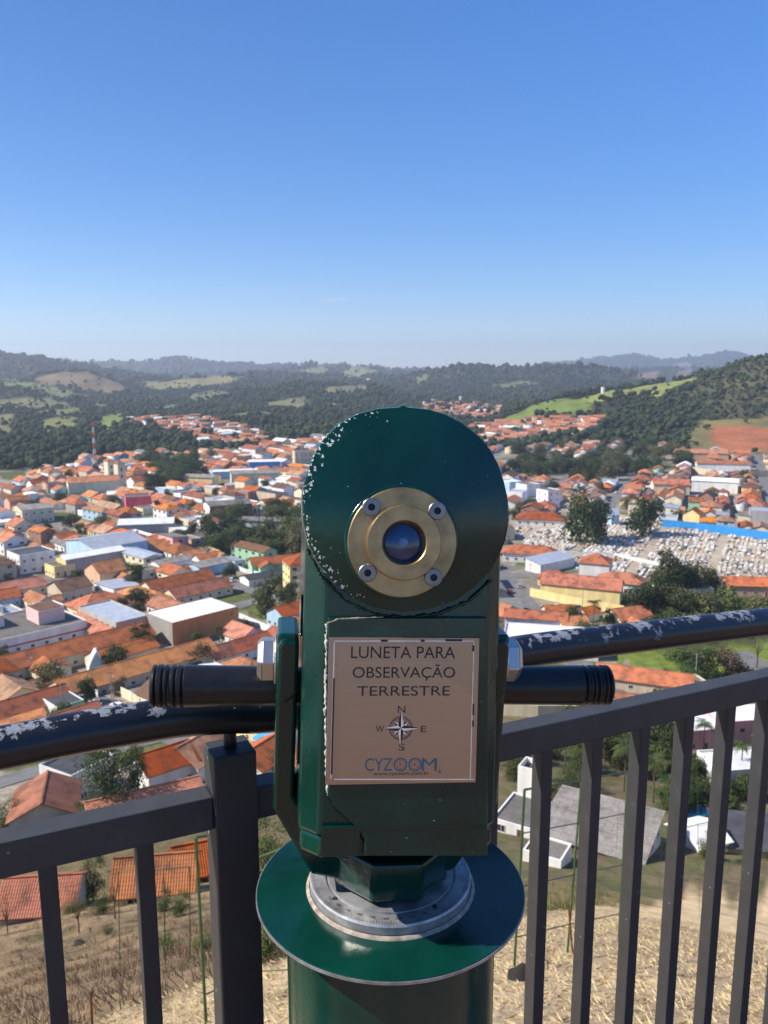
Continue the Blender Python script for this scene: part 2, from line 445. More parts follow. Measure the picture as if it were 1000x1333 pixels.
# ------------------------------------------------------------------ the telescope
ZC = 1.57; AX = Vector((.0072, .85, FLOOR)); YAW = R(7.0)
TILT, ROLL = R(-9.5), R(2.7)
PV_ = Vector((0, 0, ZC - .312))
MY = Matrix.Translation(PV_) @ Matrix.Rotation(YAW, 4, 'Z') @ Matrix.Rotation(ROLL, 4, 'Y') @ Matrix.Translation(-PV_)
MT = Matrix.Translation(PV_) @ Matrix.Rotation(YAW, 4, 'Z') @ Matrix.Rotation(ROLL, 4, 'Y') @ Matrix.Rotation(TILT, 4, 'X') @ Matrix.Translation(-PV_)
MTI = (Matrix.Translation(AX) @ MT).inverted()
def lc(px, py, v):
    c = MTI @ Vector((0, 0, CZ)); d = MTI.to_3x3() @ Vector(ray(px, py))
    p = c + d * ((v - c.y) / d.y); return p.x, p.z
def greenpaint(name, rimr=None, chips=.0, base=(.002,.030,.021), rough=.16):
    m = NT(name); co = m.coord()
    f = m.noise(co, 55, 4, .5); f2 = m.noise(co, 420, 3, .6); f3 = m.noise(co, 9, 4)
    c = m.ramp(f3, [(.3, cl(base, .65)), (.7, cl(base, 1.45))])
    vo = m.n('ShaderNodeTexNoise'); vo.inputs['Scale'].default_value = 300; vo.inputs['Detail'].default_value = 5; m.l(co, vo.inputs['Vector'])
    k = vo.outputs['Fac']
    thr = .775 - chips
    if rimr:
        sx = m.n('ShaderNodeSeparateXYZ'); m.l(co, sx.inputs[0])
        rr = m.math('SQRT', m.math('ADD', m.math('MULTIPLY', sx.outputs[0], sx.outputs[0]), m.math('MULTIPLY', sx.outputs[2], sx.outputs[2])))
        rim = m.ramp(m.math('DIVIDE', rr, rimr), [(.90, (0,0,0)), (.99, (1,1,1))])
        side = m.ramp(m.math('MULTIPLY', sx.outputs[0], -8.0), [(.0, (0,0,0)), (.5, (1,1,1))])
        k = m.math('ADD', k, m.math('MULTIPLY', m.math('MULTIPLY', rim, side), .160))  # extra white specks on the left rim: part worn paint, part painted sun sparkle
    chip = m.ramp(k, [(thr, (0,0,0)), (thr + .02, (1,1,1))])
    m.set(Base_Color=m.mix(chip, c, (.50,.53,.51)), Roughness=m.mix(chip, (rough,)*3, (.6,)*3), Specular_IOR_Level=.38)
    m.b.inputs['Coat Weight'].default_value = .2; m.b.inputs['Coat Roughness'].default_value = .15
    m.bump(m.math('ADD', m.math('ADD', m.math('MULTIPLY', f, .6), m.math('MULTIPLY', f2, .12)), m.math('MULTIPLY', chip, -.5)), .42, .002)
    return m.mat
M_green = greenpaint('green_enamel', None, .02)
M_greenh = greenpaint('green_enamel_worn_sparkling_rim', .094, .03)
M_disc = greenpaint('green_enamel_smooth', None, .0, (.002,.034,.024), .2)
M_alu = pmat('scratched_aluminium', (.38,.38,.39), .55, .45, 38, .0006, metal=.75)
M_steel = pmat('zinc_steel', (.23,.225,.22), .42, .3, 40, metal=.95)
M_bolt = pmat('zinc_bolt', (.52,.50,.47), .36, .12, 40, metal=.9)
M_brass = pmat('brass', (.37,.255,.125), .38, .32, 45, metal=.8)
M_black = pmat('black_plastic_grip', (.012,.012,.013), .33, .2, 60, .0004)
M_putty = pmat('worn_primer', (.30,.255,.20), .9, .5, 90, .001)
M_chip = pmat('chipped_edge', (.46,.47,.44), .7, .6, 160, .001)
M_dark = pmat('deep_black', (.006,.006,.008), .4, .2, 10)
scope = thing('observation_telescope', 'dark green coin-less observation telescope with brass eyepiece and metal plaque on a green pole', 'telescope', AX)
scope['label'] = 'dark green observation telescope with brass eyepiece and metal plaque on a round pole'
def Y(o, m=None): o.matrix_local = MT if m is None else m; return o
Hd = .582
mb = MB(); mb.lathe([(.119, 0), (.119, ZC - Hd - .004)], 96); mb.obj('pole', M_disc, scope, 40)
mb = MB(); mb.lathe([(.150, ZC - Hd - .0040), (.1515, ZC - Hd - .0035), (.1515, ZC - Hd - .0006), (.151, ZC - Hd)], 128)
dsc = mb.obj('base_disc', M_disc, scope, 40)
mb = MB(); mb.lathe([(.1512, ZC - Hd - .0045), (.1524, ZC - Hd - .0042), (.1524, ZC - Hd - .0010), (.1512, ZC - Hd - .0010)], 128, cap=False); mb.obj('disc_edge', M_alu, dsc, 40)
mb = MB(); mb.lathe([(.0965, ZC - Hd - .001), (.0955, ZC - Hd + .0015), (.0925, ZC - Hd + .003)], 96, cap=False); mb.obj('sealant_bead', M_putty, dsc, 60)
zr = ZC - Hd
mb = MB(); mb.lathe([(.0915, zr), (.0918, zr + .012), (.0905, zr + .0142), (.0740, zr + .0142), (.0735, zr + .0125), (.0715, zr + .0125), (.0710, zr + .0150), (.0, zr + .0165)], 128, cap=False)
ring = mb.obj('degree_ring', M_alu, scope, 30)
M_ink = pmat('black_ink', (.02,.02,.022), .6, .2, 40)
mb = MB()
for k in range(180):
    a = 2 * math.pi * k / 180; T = Matrix.Rotation(a, 4, 'Z'); l0 = .0855 if k % 5 else .083
    mb.v += [tuple(T @ Vector(q)) for q in ((l0, -.0002, zr + .0144), (.089, -.0002, zr + .0144), (.089, .0002, zr + .0144), (l0, .0002, zr + .0144))]
    n = len(mb.v); mb.face([n-4, n-3, n-2, n-1])
mb.obj('degree_marking', M_ink, ring)
def text_mesh(s):
    cu = bpy.data.curves.new('lettering', 'FONT'); cu.body = s; cu.resolution_u = 6
    o = bpy.data.objects.new('lettering', cu); COL.objects.link(o)
    dg = bpy.context.evaluated_depsgraph_get(); dg.update()
    me = bpy.data.meshes.new_from_object(o.evaluated_get(dg), depsgraph=dg)
    bpy.data.objects.remove(o); bpy.data.curves.remove(cu)
    v = np.zeros(len(me.vertices) * 3, np.float32); me.vertices.foreach_get('co', v)
    return me, v.reshape(-1, 3)
def text_put(name, s, x0, x1, z0, z1, y, mat, parent, fit_z=True, matrix=None):
    me, v = text_mesh(s)
    lo, hi = v.min(0), v.max(0)
    sx = (x1 - x0) / (hi[0] - lo[0]); sz = (z1 - z0) / (hi[1] - lo[1]) if fit_z else sx
    w = np.zeros_like(v); w[:, 0] = x0 + (v[:, 0] - lo[0]) * sx; w[:, 2] = z0 + (v[:, 1] - lo[1]) * sz; w[:, 1] = y
    if matrix is not None: w = np.array([tuple(matrix @ Vector(q)) for q in w], np.float32)
    me.vertices.foreach_set('co', w.ravel()); me.materials.clear(); me.materials.append(mat); me.update()
    return link(name, me, parent)
for k, s in enumerate(('120', '130', '140', '150', '160', '170', '180', '190', '200', '110')):
    a = -1.57 + (k - 3.6) * -.175
    T = Matrix.Rotation(a + math.pi / 2, 4, 'Z') @ Matrix.Translation((0, -.0805, zr + .0145)) @ Matrix.Rotation(R(-90), 4, 'X')
    text_put('degree_number', s, -.0032, .0032, -.0017, .0017, 0, M_ink, ring, matrix=T)
for a in (200, 290, 20, 110):
    mb = MB(); c = (.0765 * math.cos(R(a + 18)), .0765 * math.sin(R(a + 18)), zr + .0130)
    mb.lathe([(.0026, 0), (.0026, .0018), (.0012, .0018), (.0012, .0004), (0, .0004)], 14, T=Matrix.Translation(c)); mb.obj('screw', M_dark, ring, 40)
# yoke: hub, two bent arms, two bosses with bolts
mb = MB()
oct_ = [(.010 + .068 * math.cos(R(22.5 + 45 * k)), .068 * math.sin(R(22.5 + 45 * k))) for k in range(8)]
def slab(mb, poly, z0, z1, z1b=None):
    n = len(mb.v); k = len(poly)
    mb.v += [(x, y, z0) for x, y in poly] + [(x, y, z1) for x, y in poly]
    mb.face([n + k - 1 - i for i in range(k)]); mb.face([n + k + i for i in range(k)])
    for i in range(k):
        j = (i + 1) % k; mb.face([n + i, n + j, n + k + j, n + k + i])
slab(mb, oct_, ZC - .562, ZC - .518)
yoke = Y(mb.obj('yoke_hub', M_green, scope, bevel=.004), MY)
for s in (-1, 1):
    out = [(.123, .275), (.123, .470), (.080, .548), (.030, .560)]
    inn = [(.030, .536), (.060, .519), (.101, .455), (.101, .275)]
    mb = MB(); p = [(s * x, ZC - h) for x, h in out + inn]
    mb.prism(p if s < 0 else p[::-1], -.030, .034)
    arm = mb.obj('yoke_arm', M_green, yoke, bevel=.004)
    mb = MB(); p = [(s * x, ZC - h) for x, h in ((.1005, .283), (.1005, .340), (.116, .352), (.1225, .340), (.1225, .288), (.118, .278))]
    mb.prism(p, -.034, .034); mb.obj('pivot_boss', M_green, yoke, bevel=.004)
    T = Matrix.Translation((s * .1225, 0, ZC - .312)) @ Matrix.Rotation(s * R(90), 4, 'Y')
    mb = MB(); hexa = [(.0245 * math.cos(R(60 * k + 38)), .0245 * math.sin(R(60 * k + 38))) for k in range(6)]
    slab(mb, hexa, .003, .0160); n0 = len(mb.v); mb.v += [(x * .995, y * .995, .0161) for x, y in hexa] + [(x * .78, y * .78, .0210) for x, y in hexa]
    for k in range(6): mb.face([n0 + k, n0 + (k + 1) % 6, n0 + 6 + (k + 1) % 6, n0 + 6 + k])
    mb.face([n0 + 6 + k for k in range(6)]); mb.lathe([(.027, 0), (.027, .003)], 32); mb.v = [tuple(T @ Vector(q)) for q in mb.v]
    mb.obj('pivot_bolt', M_bolt, yoke, bevel=.0012)
# body
FV = -.075
plan = [(.1040, .092), (-.0955, .092), (-.0975, .088), (-.0975, -.052), (-.078, FV), (.087, FV), (.1060, -.052), (.1060, .088)]
mb = MB(); zb = lc(520, 1113, FV)[1]; slab(mb, plan, zb + .020, ZC - .150); slab(mb, [(x * .975, max(y, FV + .001)) for x, y in plan], zb - .002, zb + .0201); print('body bottom', zb - ZC, 'plaque', [lc(*k, FV) for k in ((425, 829), (622, 829), (621, 1018), (427, 1018))]); body = Y(mb.obj('body', M_green, scope, bevel=.004))
for z in (.262, .395):     # oval casting slots on the flank
    mb = MB(); T = Matrix.Translation((-.0978, -.028, ZC - z)) @ Matrix.Rotation(R(-90), 4, 'Y')
    L = []
    for k in range(20):
        a = 2 * math.pi * k / 20; L.append((.008 * math.cos(a), .008 * math.sin(a) + (.02 if math.sin(a) >= 0 else -.02)))
    base = len(mb.v)
    for sc_, zz in ((1, .0016), (.8, .0016), (.66, -.004)):
        mb.v += [tuple(T @ Vector((y * sc_, x * sc_, zz))) for x, y in L]
    for i in range(2):
        for k in range(20):
            q = (k + 1) % 20; mb.face([base + i*20 + k, base + i*20 + q, base + (i+1)*20 + q, base + (i+1)*20 + k])
    mb.face([base + 40 + k for k in range(20)]); mb.obj('casting_slot', M_green, body, 60)
cv = [lc(*q, FV - .003) for q in ((427, 803), (634, 803), (634, 1113), (474, 1113), (474, 1090), (466, 1078), (434, 1048), (427, 1032))]
mb = MB(); mb.prism([(x, z) for x, z in cv], FV - .006, FV + .002)
cover = mb.obj('front_cover', greenpaint('green_enamel_cover', None, .05), body, bevel=.0015)
# worn sealant along the cover's edge
def bead(name, pxs, v, r, mat, parent, seed):
    rr = random.Random(seed); P = []
    for (x0, y0), (x1, y1) in zip(pxs[:-1], pxs[1:]):
        k = max(2, int(math.hypot(x1 - x0, y1 - y0) / 3))
        P += [(x0 + (x1 - x0) * i / k, y0 + (y1 - y0) * i / k) for i in range(k)]
    P.append(pxs[-1]); W = []
    for x, y in P:
        u, z = lc(x + rr.uniform(-1, 1), y, v); W.append((u, v, z))
    mb = MB(); mb.tube(W, [r * rr.uniform(.25, 1.2) for _ in W], 6, cap=True); return mb.obj(name, mat, parent, 60)
bead('cover_seam', [(426, 812), (424, 900), (425, 1000), (427, 1032)], FV - .0015, .0023, M_chip, body, 3)
bead('cover_seam', [(427, 1033), (436, 1050), (466, 1079), (474, 1092), (474, 1112)], FV - .001, .0022, M_dark, body, 4)
bead('cover_seam', [(424, 812), (440, 806), (500, 803)], FV - .0065, .0010, M_putty, body, 5)
# lower chin of the cover: sloping band that mirrors the ground
ch = [lc(x, y, FV - .006) for x, y in ((404, 1078), (632, 1072), (632, 1110), (404, 1113))]
mb = MB(); n = 0
top, bot = ZC and ch[1][1], ch[3][1]
for x0, x1 in ((lc(418, 1090, FV)[0], lc(468, 1090, FV)[0]), (lc(478, 1090, FV)[0], lc(630, 1090, FV)[0])):
    n = len(mb.v)
    mb.v += [(x0, FV - .0067, top), (x1, FV - .0067, top), (x1, FV - .0014, bot), (x0, FV - .0014, bot), (x0, FV - .001, top), (x1, FV - .001, top), (x1, FV - .001, bot - .004), (x0, FV - .001, bot - .004)]
    for q in ((0,3,2,1),(4,5,6,7),(0,1,5,4),(3,7,6,2),(1,2,6,5),(0,4,7,3)): mb.face([n + i for i in q])
mb.obj('chin_plate', M_green, body, bevel=.001)
# head: the round cast barrel
HV = -.118
oc = [(520,529),(525,526),(531,529),(560,532),(580,538),(600,548),(625,567),(640,585),(650,604),(658,628),(663,652),(664,678),(660,702),(652,722),(640,744),(622,763),(598,780),(566,792),(528,797),(490,792),(458,778),(432,757),(412,732),(400,706),(394,678),(393,650),(397,624),(406,596),(420,572),(440,552),(465,538),(492,531)]
hc = Vector(lc(528, 662, HV)); ho = [Vector(lc(x, y, HV)) - hc for x, y in oc]
mb = MB(); n = len(ho)
for v, sc_ in ((HV + .004, 1.0), (HV, .972)):
    pass
lay = [(HV + .150, .97), (HV + .0045, 1.0), (HV + .0012, .992), (HV, .972)]
for v, sc_ in lay: mb.v += [(q.x * sc_, v, q.y * sc_) for q in ho]
for i in range(len(lay) - 1):
    for k in range(n):
        q = (k + 1) % n; mb.face([i*n + k, i*n + q, (i+1)*n + q, (i+1)*n + k])
mb.face([3*n + k for k in range(n)]); mb.face([n - 1 - k for k in range(n)])
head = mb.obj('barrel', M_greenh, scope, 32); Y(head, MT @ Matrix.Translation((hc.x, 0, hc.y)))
# eyepiece: brass flange, raised ring, lens, four socket screws
ec = Vector(lc(524, 706, HV - .006)) - hc
TE = Matrix.Translation((ec.x, HV, ec.y)) @ Matrix.Rotation(R(90), 4, 'X')
mb = MB(); mb.lathe([(.0545, -.001), (.0545, .0012), (.0535, .0022), (.050, .0022)], 72, T=TE, cap=False); mb.obj('gasket', M_green, head, 50)
mb = MB(); mb.lathe([(.0515, .0), (.0515, .0072), (.0508, .0082), (.0350, .0082), (.0348, .0175), (.0340, .0190), (.0212, .0190), (.0205, .0182), (.0198, .0130), (.0185, .0110), (.0185, .002)], 96, T=TE, cap=False)
eye = mb.obj('eyepiece', M_brass, head, 28)
ml = NT('coated_lens'); ml.set(Base_Color=ml.ramp(ml.noise(ml.coord(), 60, 3), [(.35, (.003,.009,.024)), (.65, (.016,.05,.11))]), Roughness=.13, Specular_IOR_Level=.8); ml.b.inputs['Coat Weight'].default_value = .5; ml.b.inputs['Coat Tint'].default_value = (.35,.55,1,1)
mb = MB(); mb.lathe([(.0187, .0100), (.015, .0112), (.010, .0122), (.005, .0127), (0, .0128)], 48, T=TE, cap=False); mb.obj('lens', ml.mat, eye, 80)
M_glint = pmat('lens_glint_paint', (.16,.25,.42), .25, .2, 90)  # paler blue stands in for the bright glint at the lens centre
mb = MB(); mb.lathe([(.0045, .0124), (.0038, .0133), (0, .0136)], 20, T=TE, cap=False); mb.obj('lens_glint', M_glint, eye, 80)
for x, y in ((484, 660), (570, 665), (479, 746), (565, 752)):
    q = Vector(lc(x, y, HV - .012)) - hc
    T = Matrix.Translation((q.x, HV - .0082, q.y)) @ Matrix.Rotation(R(90), 4, 'X')
    mb = MB(); mb.lathe([(.0086, 0), (.0086, .0016), (.0078, .0024), (.0045, .0026), (.0034, .0026)], 28, T=T, cap=False)
    hx = [(.0036 * math.cos(R(60 * k)), .0036 * math.sin(R(60 * k))) for k in range(6)]
    n = len(mb.v); mb.v += [tuple(T @ Vector((a, b, .0026))) for a, b in hx] + [tuple(T @ Vector((a, b, .0004))) for a, b in hx]
    for k in range(6): mb.face([n + k, n + (k + 1) % 6, n + 6 + (k + 1) % 6, n + 6 + k], 1)
    mb.face([n + 6 + k for k in range(6)], 1)
    mb.obj('screw', [M_steel, M_dark], eye, 30)
bead('weld_line', [(400, 715), (420, 752), (450, 782), (490, 800), (530, 804), (570, 799), (610, 783), (640, 755)], FV - .001, .0022, M_green, body, 8)
# plaque with engraved lettering
mp = NT('brushed_steel_plaque'); co = mp.coord()
mm = mp.n('ShaderNodeMapping'); mm.inputs['Scale'].default_value = (1, 1, 60); mp.l(co, mm.inputs[0])
f = mp.noise(mm.outputs[0], 14, 3); f2 = mp.noise(co, 8, 2)
mp.set(Base_Color=mp.ramp(f, [(.3, (.37,.255,.18)), (.7, (.40,.28,.20))]), Metallic=.85, Roughness=mp.ramp(f2, [(.3, (.30,)*3), (.7, (.40,)*3)]))
mp.bump(f, .08, .0005)
PV = FV - .0066
pc = [lc(*q, PV) for q in ((425, 829), (622, 829), (621, 1018), (427, 1018))]
px0, px1 = (pc[0][0] + pc[3][0]) / 2, (pc[1][0] + pc[2][0]) / 2; pz1, pz0 = pc[0][1], pc[2][1]
mb = MB(); mb.box(px0, px1, PV - .0012, PV + .0002, pz0, pz1); plq = mb.obj('plaque', mp.mat, body, bevel=.0004)
M_engr = pmat('engraved_black', (.018,.015,.014), .45, .3, 80)
M_engb = pmat('engraved_blue', (.035,.10,.15), .4, .3, 60)
M_engr2 = pmat('engraved_bare', (.75,.70,.66), .35, .2, 60, metal=.6)
M_red = pmat('red_dot', (.45,.06,.05), .5, .1, 60)
TV = PV - .0015
q = lambda x, y: lc(x, y, TV)
def tx(s, x0, y0, x1, y1, mat): 
    a, b = q(x0, y1), q(x1, y0); return text_put('lettering', s, a[0], b[0], a[1], b[1], TV, mat, plq)
tx('LUNETA PARA', 457, 842, 593, 857, M_engr)
tx('OBSERVA\u00c7\u00c3O', 459, 865, 593, 886, M_engr)
tx('TERRESTRE', 465, 893, 586, 906, M_engr)
tx('N', 518, 919, 528, 928, M_engr); tx('W', 489, 945, 500, 953, M_engr); tx('E', 548, 945, 555, 953, M_engr); tx('S', 519, 968, 527, 977, M_engr)
tx('CYZ', 475, 987, 511, 1004, M_engb); tx('M', 549, 987, 569, 1004, M_engb); tx('www.cyzoom.com.br', 486, 1004, 559, 1011, M_engr); tx('R', 571.5, 1003, 575, 1006.5, M_engr)
def flat_ring(mb, cx, cz, r0, r1, n=40, a0=0, a1=360, y=TV):
    b = len(mb.v)
    for k in range(n + 1):
        a = R(a0 + (a1 - a0) * k / n)
        mb.v += [(cx + r0 * math.cos(a), y, cz + r0 * math.sin(a)), (cx + r1 * math.cos(a), y, cz + r1 * math.sin(a))]
    for k in range(n): mb.face([b + 2*k, b + 2*k + 2, b + 2*k + 3, b + 2*k + 1])
for cxp in (521.5, 540.5):
    c = q(cxp, 995.5); mb = MB(); flat_ring(mb, c[0], c[1], .0054, .0068, y=TV); flat_ring(mb, c[0], c[1], .0036, .0040, y=TV); mb.obj('logo_ring', M_engb, plq)
    mb = MB(); flat_ring(mb, c[0], c[1], .0002, .0013, 14, y=TV); mb.obj('logo_dot', M_red, plq)
c = q(522, 948)
mb = MB(); flat_ring(mb, c[0], c[1], .0106, .0115, 48); flat_ring(mb, c[0], c[1], .0092, .0095, 48); mb.obj('compass_ring', M_engr, plq)
for k in range(8):
    L = .0185 if k % 2 == 0 else .0098; a = R(90 - 45 * k); w = .0028
    e = (math.cos(a), math.sin(a)); pr = (-e[1], e[0]); bb = .0030
    for sgn, mt in ((1, M_engr), (-1, M_engr2)):
        mb = MB(); yy = TV - .0002 - .00005 * (k % 2 == 0)
        mb.v = [(c[0], yy, c[1]), (c[0] + e[0]*L, yy, c[1] + e[1]*L), (c[0] + e[0]*bb + pr[0]*sgn*w, yy, c[1] + e[1]*bb + pr[1]*sgn*w)]
        mb.face((0, 1, 2) if sgn < 0 else (0, 2, 1)); mb.obj('compass_point', mt, plq)
# scored border of the plaque
mb = MB()
def seg(x0, y0, x1, y1, w, mat):
    a, b = q(x0, y0), q(x1, y1); mb = MB(); w = w / 2 * .00077
    if abs(x1 - x0) > abs(y1 - y0): mb.v = [(a[0], TV, a[1] - w), (b[0], TV, b[1] - w), (b[0], TV, b[1] + w), (a[0], TV, a[1] + w)]
    else: mb.v = [(a[0] - w, TV, b[1]), (a[0] + w, TV, b[1]), (a[0] + w, TV, a[1]), (a[0] - w, TV, a[1])]
    mb.face((0, 1, 2, 3)); mb.obj('border_line', mat, plq)
seg(435, 834.5, 617, 834.5, 1.3, M_engr2); seg(435, 1014.5, 617, 1014.5, 1.6, M_engr2); seg(435.3, 836, 435.6, 1014, 1.5, M_engr2); seg(617, 836, 616, 1014, 1.3, M_engr2)
TV -= .0002
for s_ in ((496, 834, 505, 834, 2.5), (548, 834, 553, 834, 2.5), (580, 833.5, 602, 833.5, 2.6), (435, 883, 435.5, 1008, 2.2), (616.5, 840, 616.5, 848, 2.2), (616.5, 916, 616, 931, 2.4), (616, 938, 616, 946, 2.4)): seg(*s_, M_engr)
TV += .0002
# handle grips
for s in (-1, 1):
    prof = []; L1 = .268 if s > 0 else .259
    L0 = .088
    for k in range(90):
        t = k / 89; x = L0 + (L1 - L0) * t; r = .0211 + .0026 * t
        if x > L1 - .040:
            ph_ = ((L1 - x) / .0072) % 1.0
            if ph_ > .62: r -= .0020
        if x > L1 - .003: r -= .004 * ((x - L1 + .003) / .003) ** 2
        prof.append((r, x))
    prof.append((.010, L1 + .0006)); prof.append((0, L1 + .0006))
    T = Matrix.Translation((0, .045, ZC - .351)) @ Matrix.Rotation(s * R(90), 4, 'Y')
    mb = MB(); mb.lathe(prof, 40, T=T, cap=False); Y(mb.obj('handle_grip', M_black, scope, 25))
# ------------------------------------------------------------------ ground sheet
def inpoly(px, py, poly):
    px = np.asarray(px, float); py = np.asarray(py, float); inside = np.zeros(px.shape, bool)
    n = len(poly)
    for i in range(n):
        x0, y0 = poly[i]; x1, y1 = poly[(i + 1) % n]
        c = (y0 > py) != (y1 > py)
        with np.errstate(divide='ignore', invalid='ignore'):
            t = (x1 - x0) * (py - y0) / (y1 - y0 + 1e-12) + x0
        inside ^= c & (px < t)
    return inside
def near_poly(px, py, poly, soft=4):
    return inpoly(px + np.sin(px * .31 + py) * soft, py + np.sin(py * .43 + px * .17) * soft * .3, poly)
PAST = [([(-40,521),(60,518),(100,529),(40,534),(-40,532)], (.17,.18,.08)), ([(230,516),(285,508),(310,515),(250,523)], (.16,.17,.075)), ([(415,506),(470,500),(482,508),(430,513)], (.18,.17,.09)), ([(190,531),(230,527),(238,533),(195,538)], (.16,.19,.07)), ([(62,512),(98,511),(92,518),(65,519)], (.18,.18,.08)), ([(735,549),(790,540),(800,549),(750,556)], (.16,.17,.06)), ([(640,500),(690,496),(700,502),(650,506)], (.15,.17,.075)), ([(300,540),(340,535),(360,541),(310,546)], (.19,.17,.10)),  # open land on the hills and in the valley, with its colour
 ([(40,493),(85,484),(115,485),(150,496),(178,511),(140,512),(100,506),(60,501)], (.19,.145,.085)),
 ([(175,498),(230,495),(265,491),(305,489),(325,494),(290,500),(240,507),(200,508)], (.22,.20,.09)),
 ([(-80,490),(0,494),(30,497),(70,505),(125,517),(110,520),(50,509),(0,501),(-80,500)], (.15,.20,.06)),
 ([(50,546),(100,541),(98,559),(55,563)], (.19,.20,.075)), ([(-60,538),(20,540),(20,566),(-60,570)], (.17,.17,.08)),
 ([(44,536),(105,530),(108,538),(46,542)], (.17,.19,.07)),
 ([(130,541),(160,536),(162,553),(128,561)], (.18,.24,.06)),
 ([(345,525),(398,515),(400,530),(350,533)], (.17,.18,.085)), ([(120,525),(150,526),(145,533),(122,531)], (.2,.19,.09)),
 ([(392,483),(410,477),(428,479),(425,488),(395,488)], (.21,.22,.10)), ([(446,486),(455,478),(480,478),(490,486),(470,494),(448,491)], (.22,.24,.10)),
 ([(540,493),(556,487),(557,497),(545,499)], (.17,.22,.07)), ([(140,478),(152,480),(150,484),(136,483)], (.2,.22,.09)),
 ([(636,556),(665,541),(700,525),(735,519),(765,520),(770,533),(745,543),(715,541),(690,549),(660,558)], (.15,.205,.045)),
 ([(755,519),(800,508),(840,503),(880,496),(910,491),(905,500),(850,519),(835,515),(800,515),(775,524)], (.23,.26,.07)),
 ([(925,556),(960,552),(1000,558),(1080,560),(1080,588),(1000,586),(950,589),(928,578)], (.34,.13,.065)),
 ([(898,560),(915,548),(1080,540),(1080,600),(930,596),(895,590)], (.19,.165,.07)),
 ([(820,488),(860,483),(856,498),(825,498)], (.22,.135,.085)), ([(880,483),(905,481),(900,490),(880,492)], (.2,.13,.085)), ([(870,475),(905,471),(900,477),(872,479)], (.22,.18,.13)),
]
SCRUB_HILL = [(912,496),(960,476),(1000,462),(1120,440),(1120,545),(930,550),(905,536),(890,515)]
GREEN_FIELD = [(780,850),(860,838),(1010,830),(1100,815),(1100,905),(900,893),(880,880),(800,862)]
LAWN = [(325,786),(365,780),(378,800),(340,808)]
CEM = [(668,688),(735,678),(800,668),(862,685),(1010,705),(1130,722),(1130,770),(1000,768),(880,766),(800,748),(745,742),(700,722),(672,700)]
WOODS = [(268,700),(300,678),(345,676),(410,668),(420,715),(385,728),(330,728),(280,722)]
GROVE = [(795,800),(815,755),(850,735),(905,738),(930,770),(1060,785),(1060,830),(900,850),(800,835)]
YCOMP = [(660,700),(735,700),(800,730),(830,790),(770,812),(690,812),(655,770)]
YARD = [(655,810),(770,800),(800,850),(770,900),(655,900)]
def cover(X, Yv, Z):
    px, py = proj(X, Yv, Z); r = np.hypot(X, Yv); n = len(X)
    C = np.empty((n, 3)); C[:] = (.27, .245, .205)                      # town ground: trodden earth, yards, old concrete
    w1 = np.sin(X * .043 + Yv * .031) + np.sin(X * .017 - Yv * .057) + np.sin(X * .11 + 1.3) * np.sin(Yv * .09)
    C[w1 > .9] = (.10, .12, .045)
    C[(r > 960) | ((r > 700) & (px < 270) & (py < 612)) | ((r > 620) & (px > 640) & (py < 588))] = (.042, .056, .026)
    C[(r < 135)] = (.15, .125, .07)
    fr = (Yv < 20) & (r < 20); 
    # dried mown grass below the terrace, brown scrub beyond it
    rb = np.interp(px, [-400, 0, 330, 680, 740, 830, 1000, 1500], [7, 8.8, 10.5, 20, 32, 74, 106, 120]) * (1 + .06 * np.sin(px * .05) + .04 * np.sin(px * .17))
    C[r < 75] = (.29, .215, .13)
    w2 = np.sin(X * .41 + 2 * np.sin(Yv * .23)) * np.sin(Yv * .37 + 1.7 * np.sin(X * .19))
    C[(r < 75) & (w2 > .55)] = (.19, .155, .08)
    C[(r < 75) & (px > 640)] = (.20, .165, .08)
    C[(r >= 75) & (r < 190) & (r > rb) & (px > 560)] = (.17, .14, .085)
    C[(r >= 75) & (r < 190) & (r > rb) & (px > 560) & (w2 > .1)] = (.13, .13, .06)
    t = np.clip((rb - r) / (rb * .12), 0, 1)[:, None]
    dry = np.array((.70, .535, .33))
    C = np.where((r < 128)[:, None], C * (1 - t) + dry * t, C)
    for poly in (SCRUB_HILL,):
        C[near_poly(px, py, poly) & (r > 700)] = (.085, .085, .042)
    for poly, c in PAST[::-1]:
        C[near_poly(px, py, poly, 3) & (r > 600)] = c
    C[near_poly(px, py, GREEN_FIELD, 6) & (r < 500)] = (.15, .20, .04)
    C[near_poly(px, py, LAWN, 2) & (r < 500)] = (.12, .15, .04)
    C[near_poly(px, py, CEM, 2) & (r > 250) & (r < 600)] = (.40, .35, .28)
    C[near_poly(px, py, WOODS, 2) | (near_poly(px, py, GROVE, 4) & (r < 400))] = (.06, .075, .03)
    return C
azf = np.radians(np.arange(-46, 46.01, .22)); azc = np.radians(np.arange(49, 312, 3.0))
AZ = np.concatenate([azf, azc]); NA = len(AZ)
RAD = np.concatenate([np.array([.05, .6, 1.0]), np.geomspace(1.4, 400, 210), np.geomspace(404, 11200, 300)])
A2, R2 = np.meshgrid(AZ, RAD)
# never past the air box behind the viewer
back = np.cos(A2) < .5
RR = np.where(back, np.minimum(R2, 250 + R2 * .005), R2)
XX = (RR * np.sin(A2)).ravel(); YY = (RR * np.cos(A2)).ravel()
XX = np.clip(XX, -9300, 9300)
ZZ = HT(XX, YY)
i, j = np.meshgrid(np.arange(len(RAD) - 1), np.arange(NA), indexing='ij')
a = (i * NA + j).ravel(); b = (i * NA + (j + 1) % NA).ravel()
FF = np.stack([a, b, b + NA, a + NA], 1)
M_ground = covermat('ground_cover', .12)
gm = npmesh('ground', np.stack([XX, YY, ZZ], 1), FF, M_ground, 4, cover(XX, YY, ZZ), smooth=True)
g = kind(link('ground', gm), 'structure')

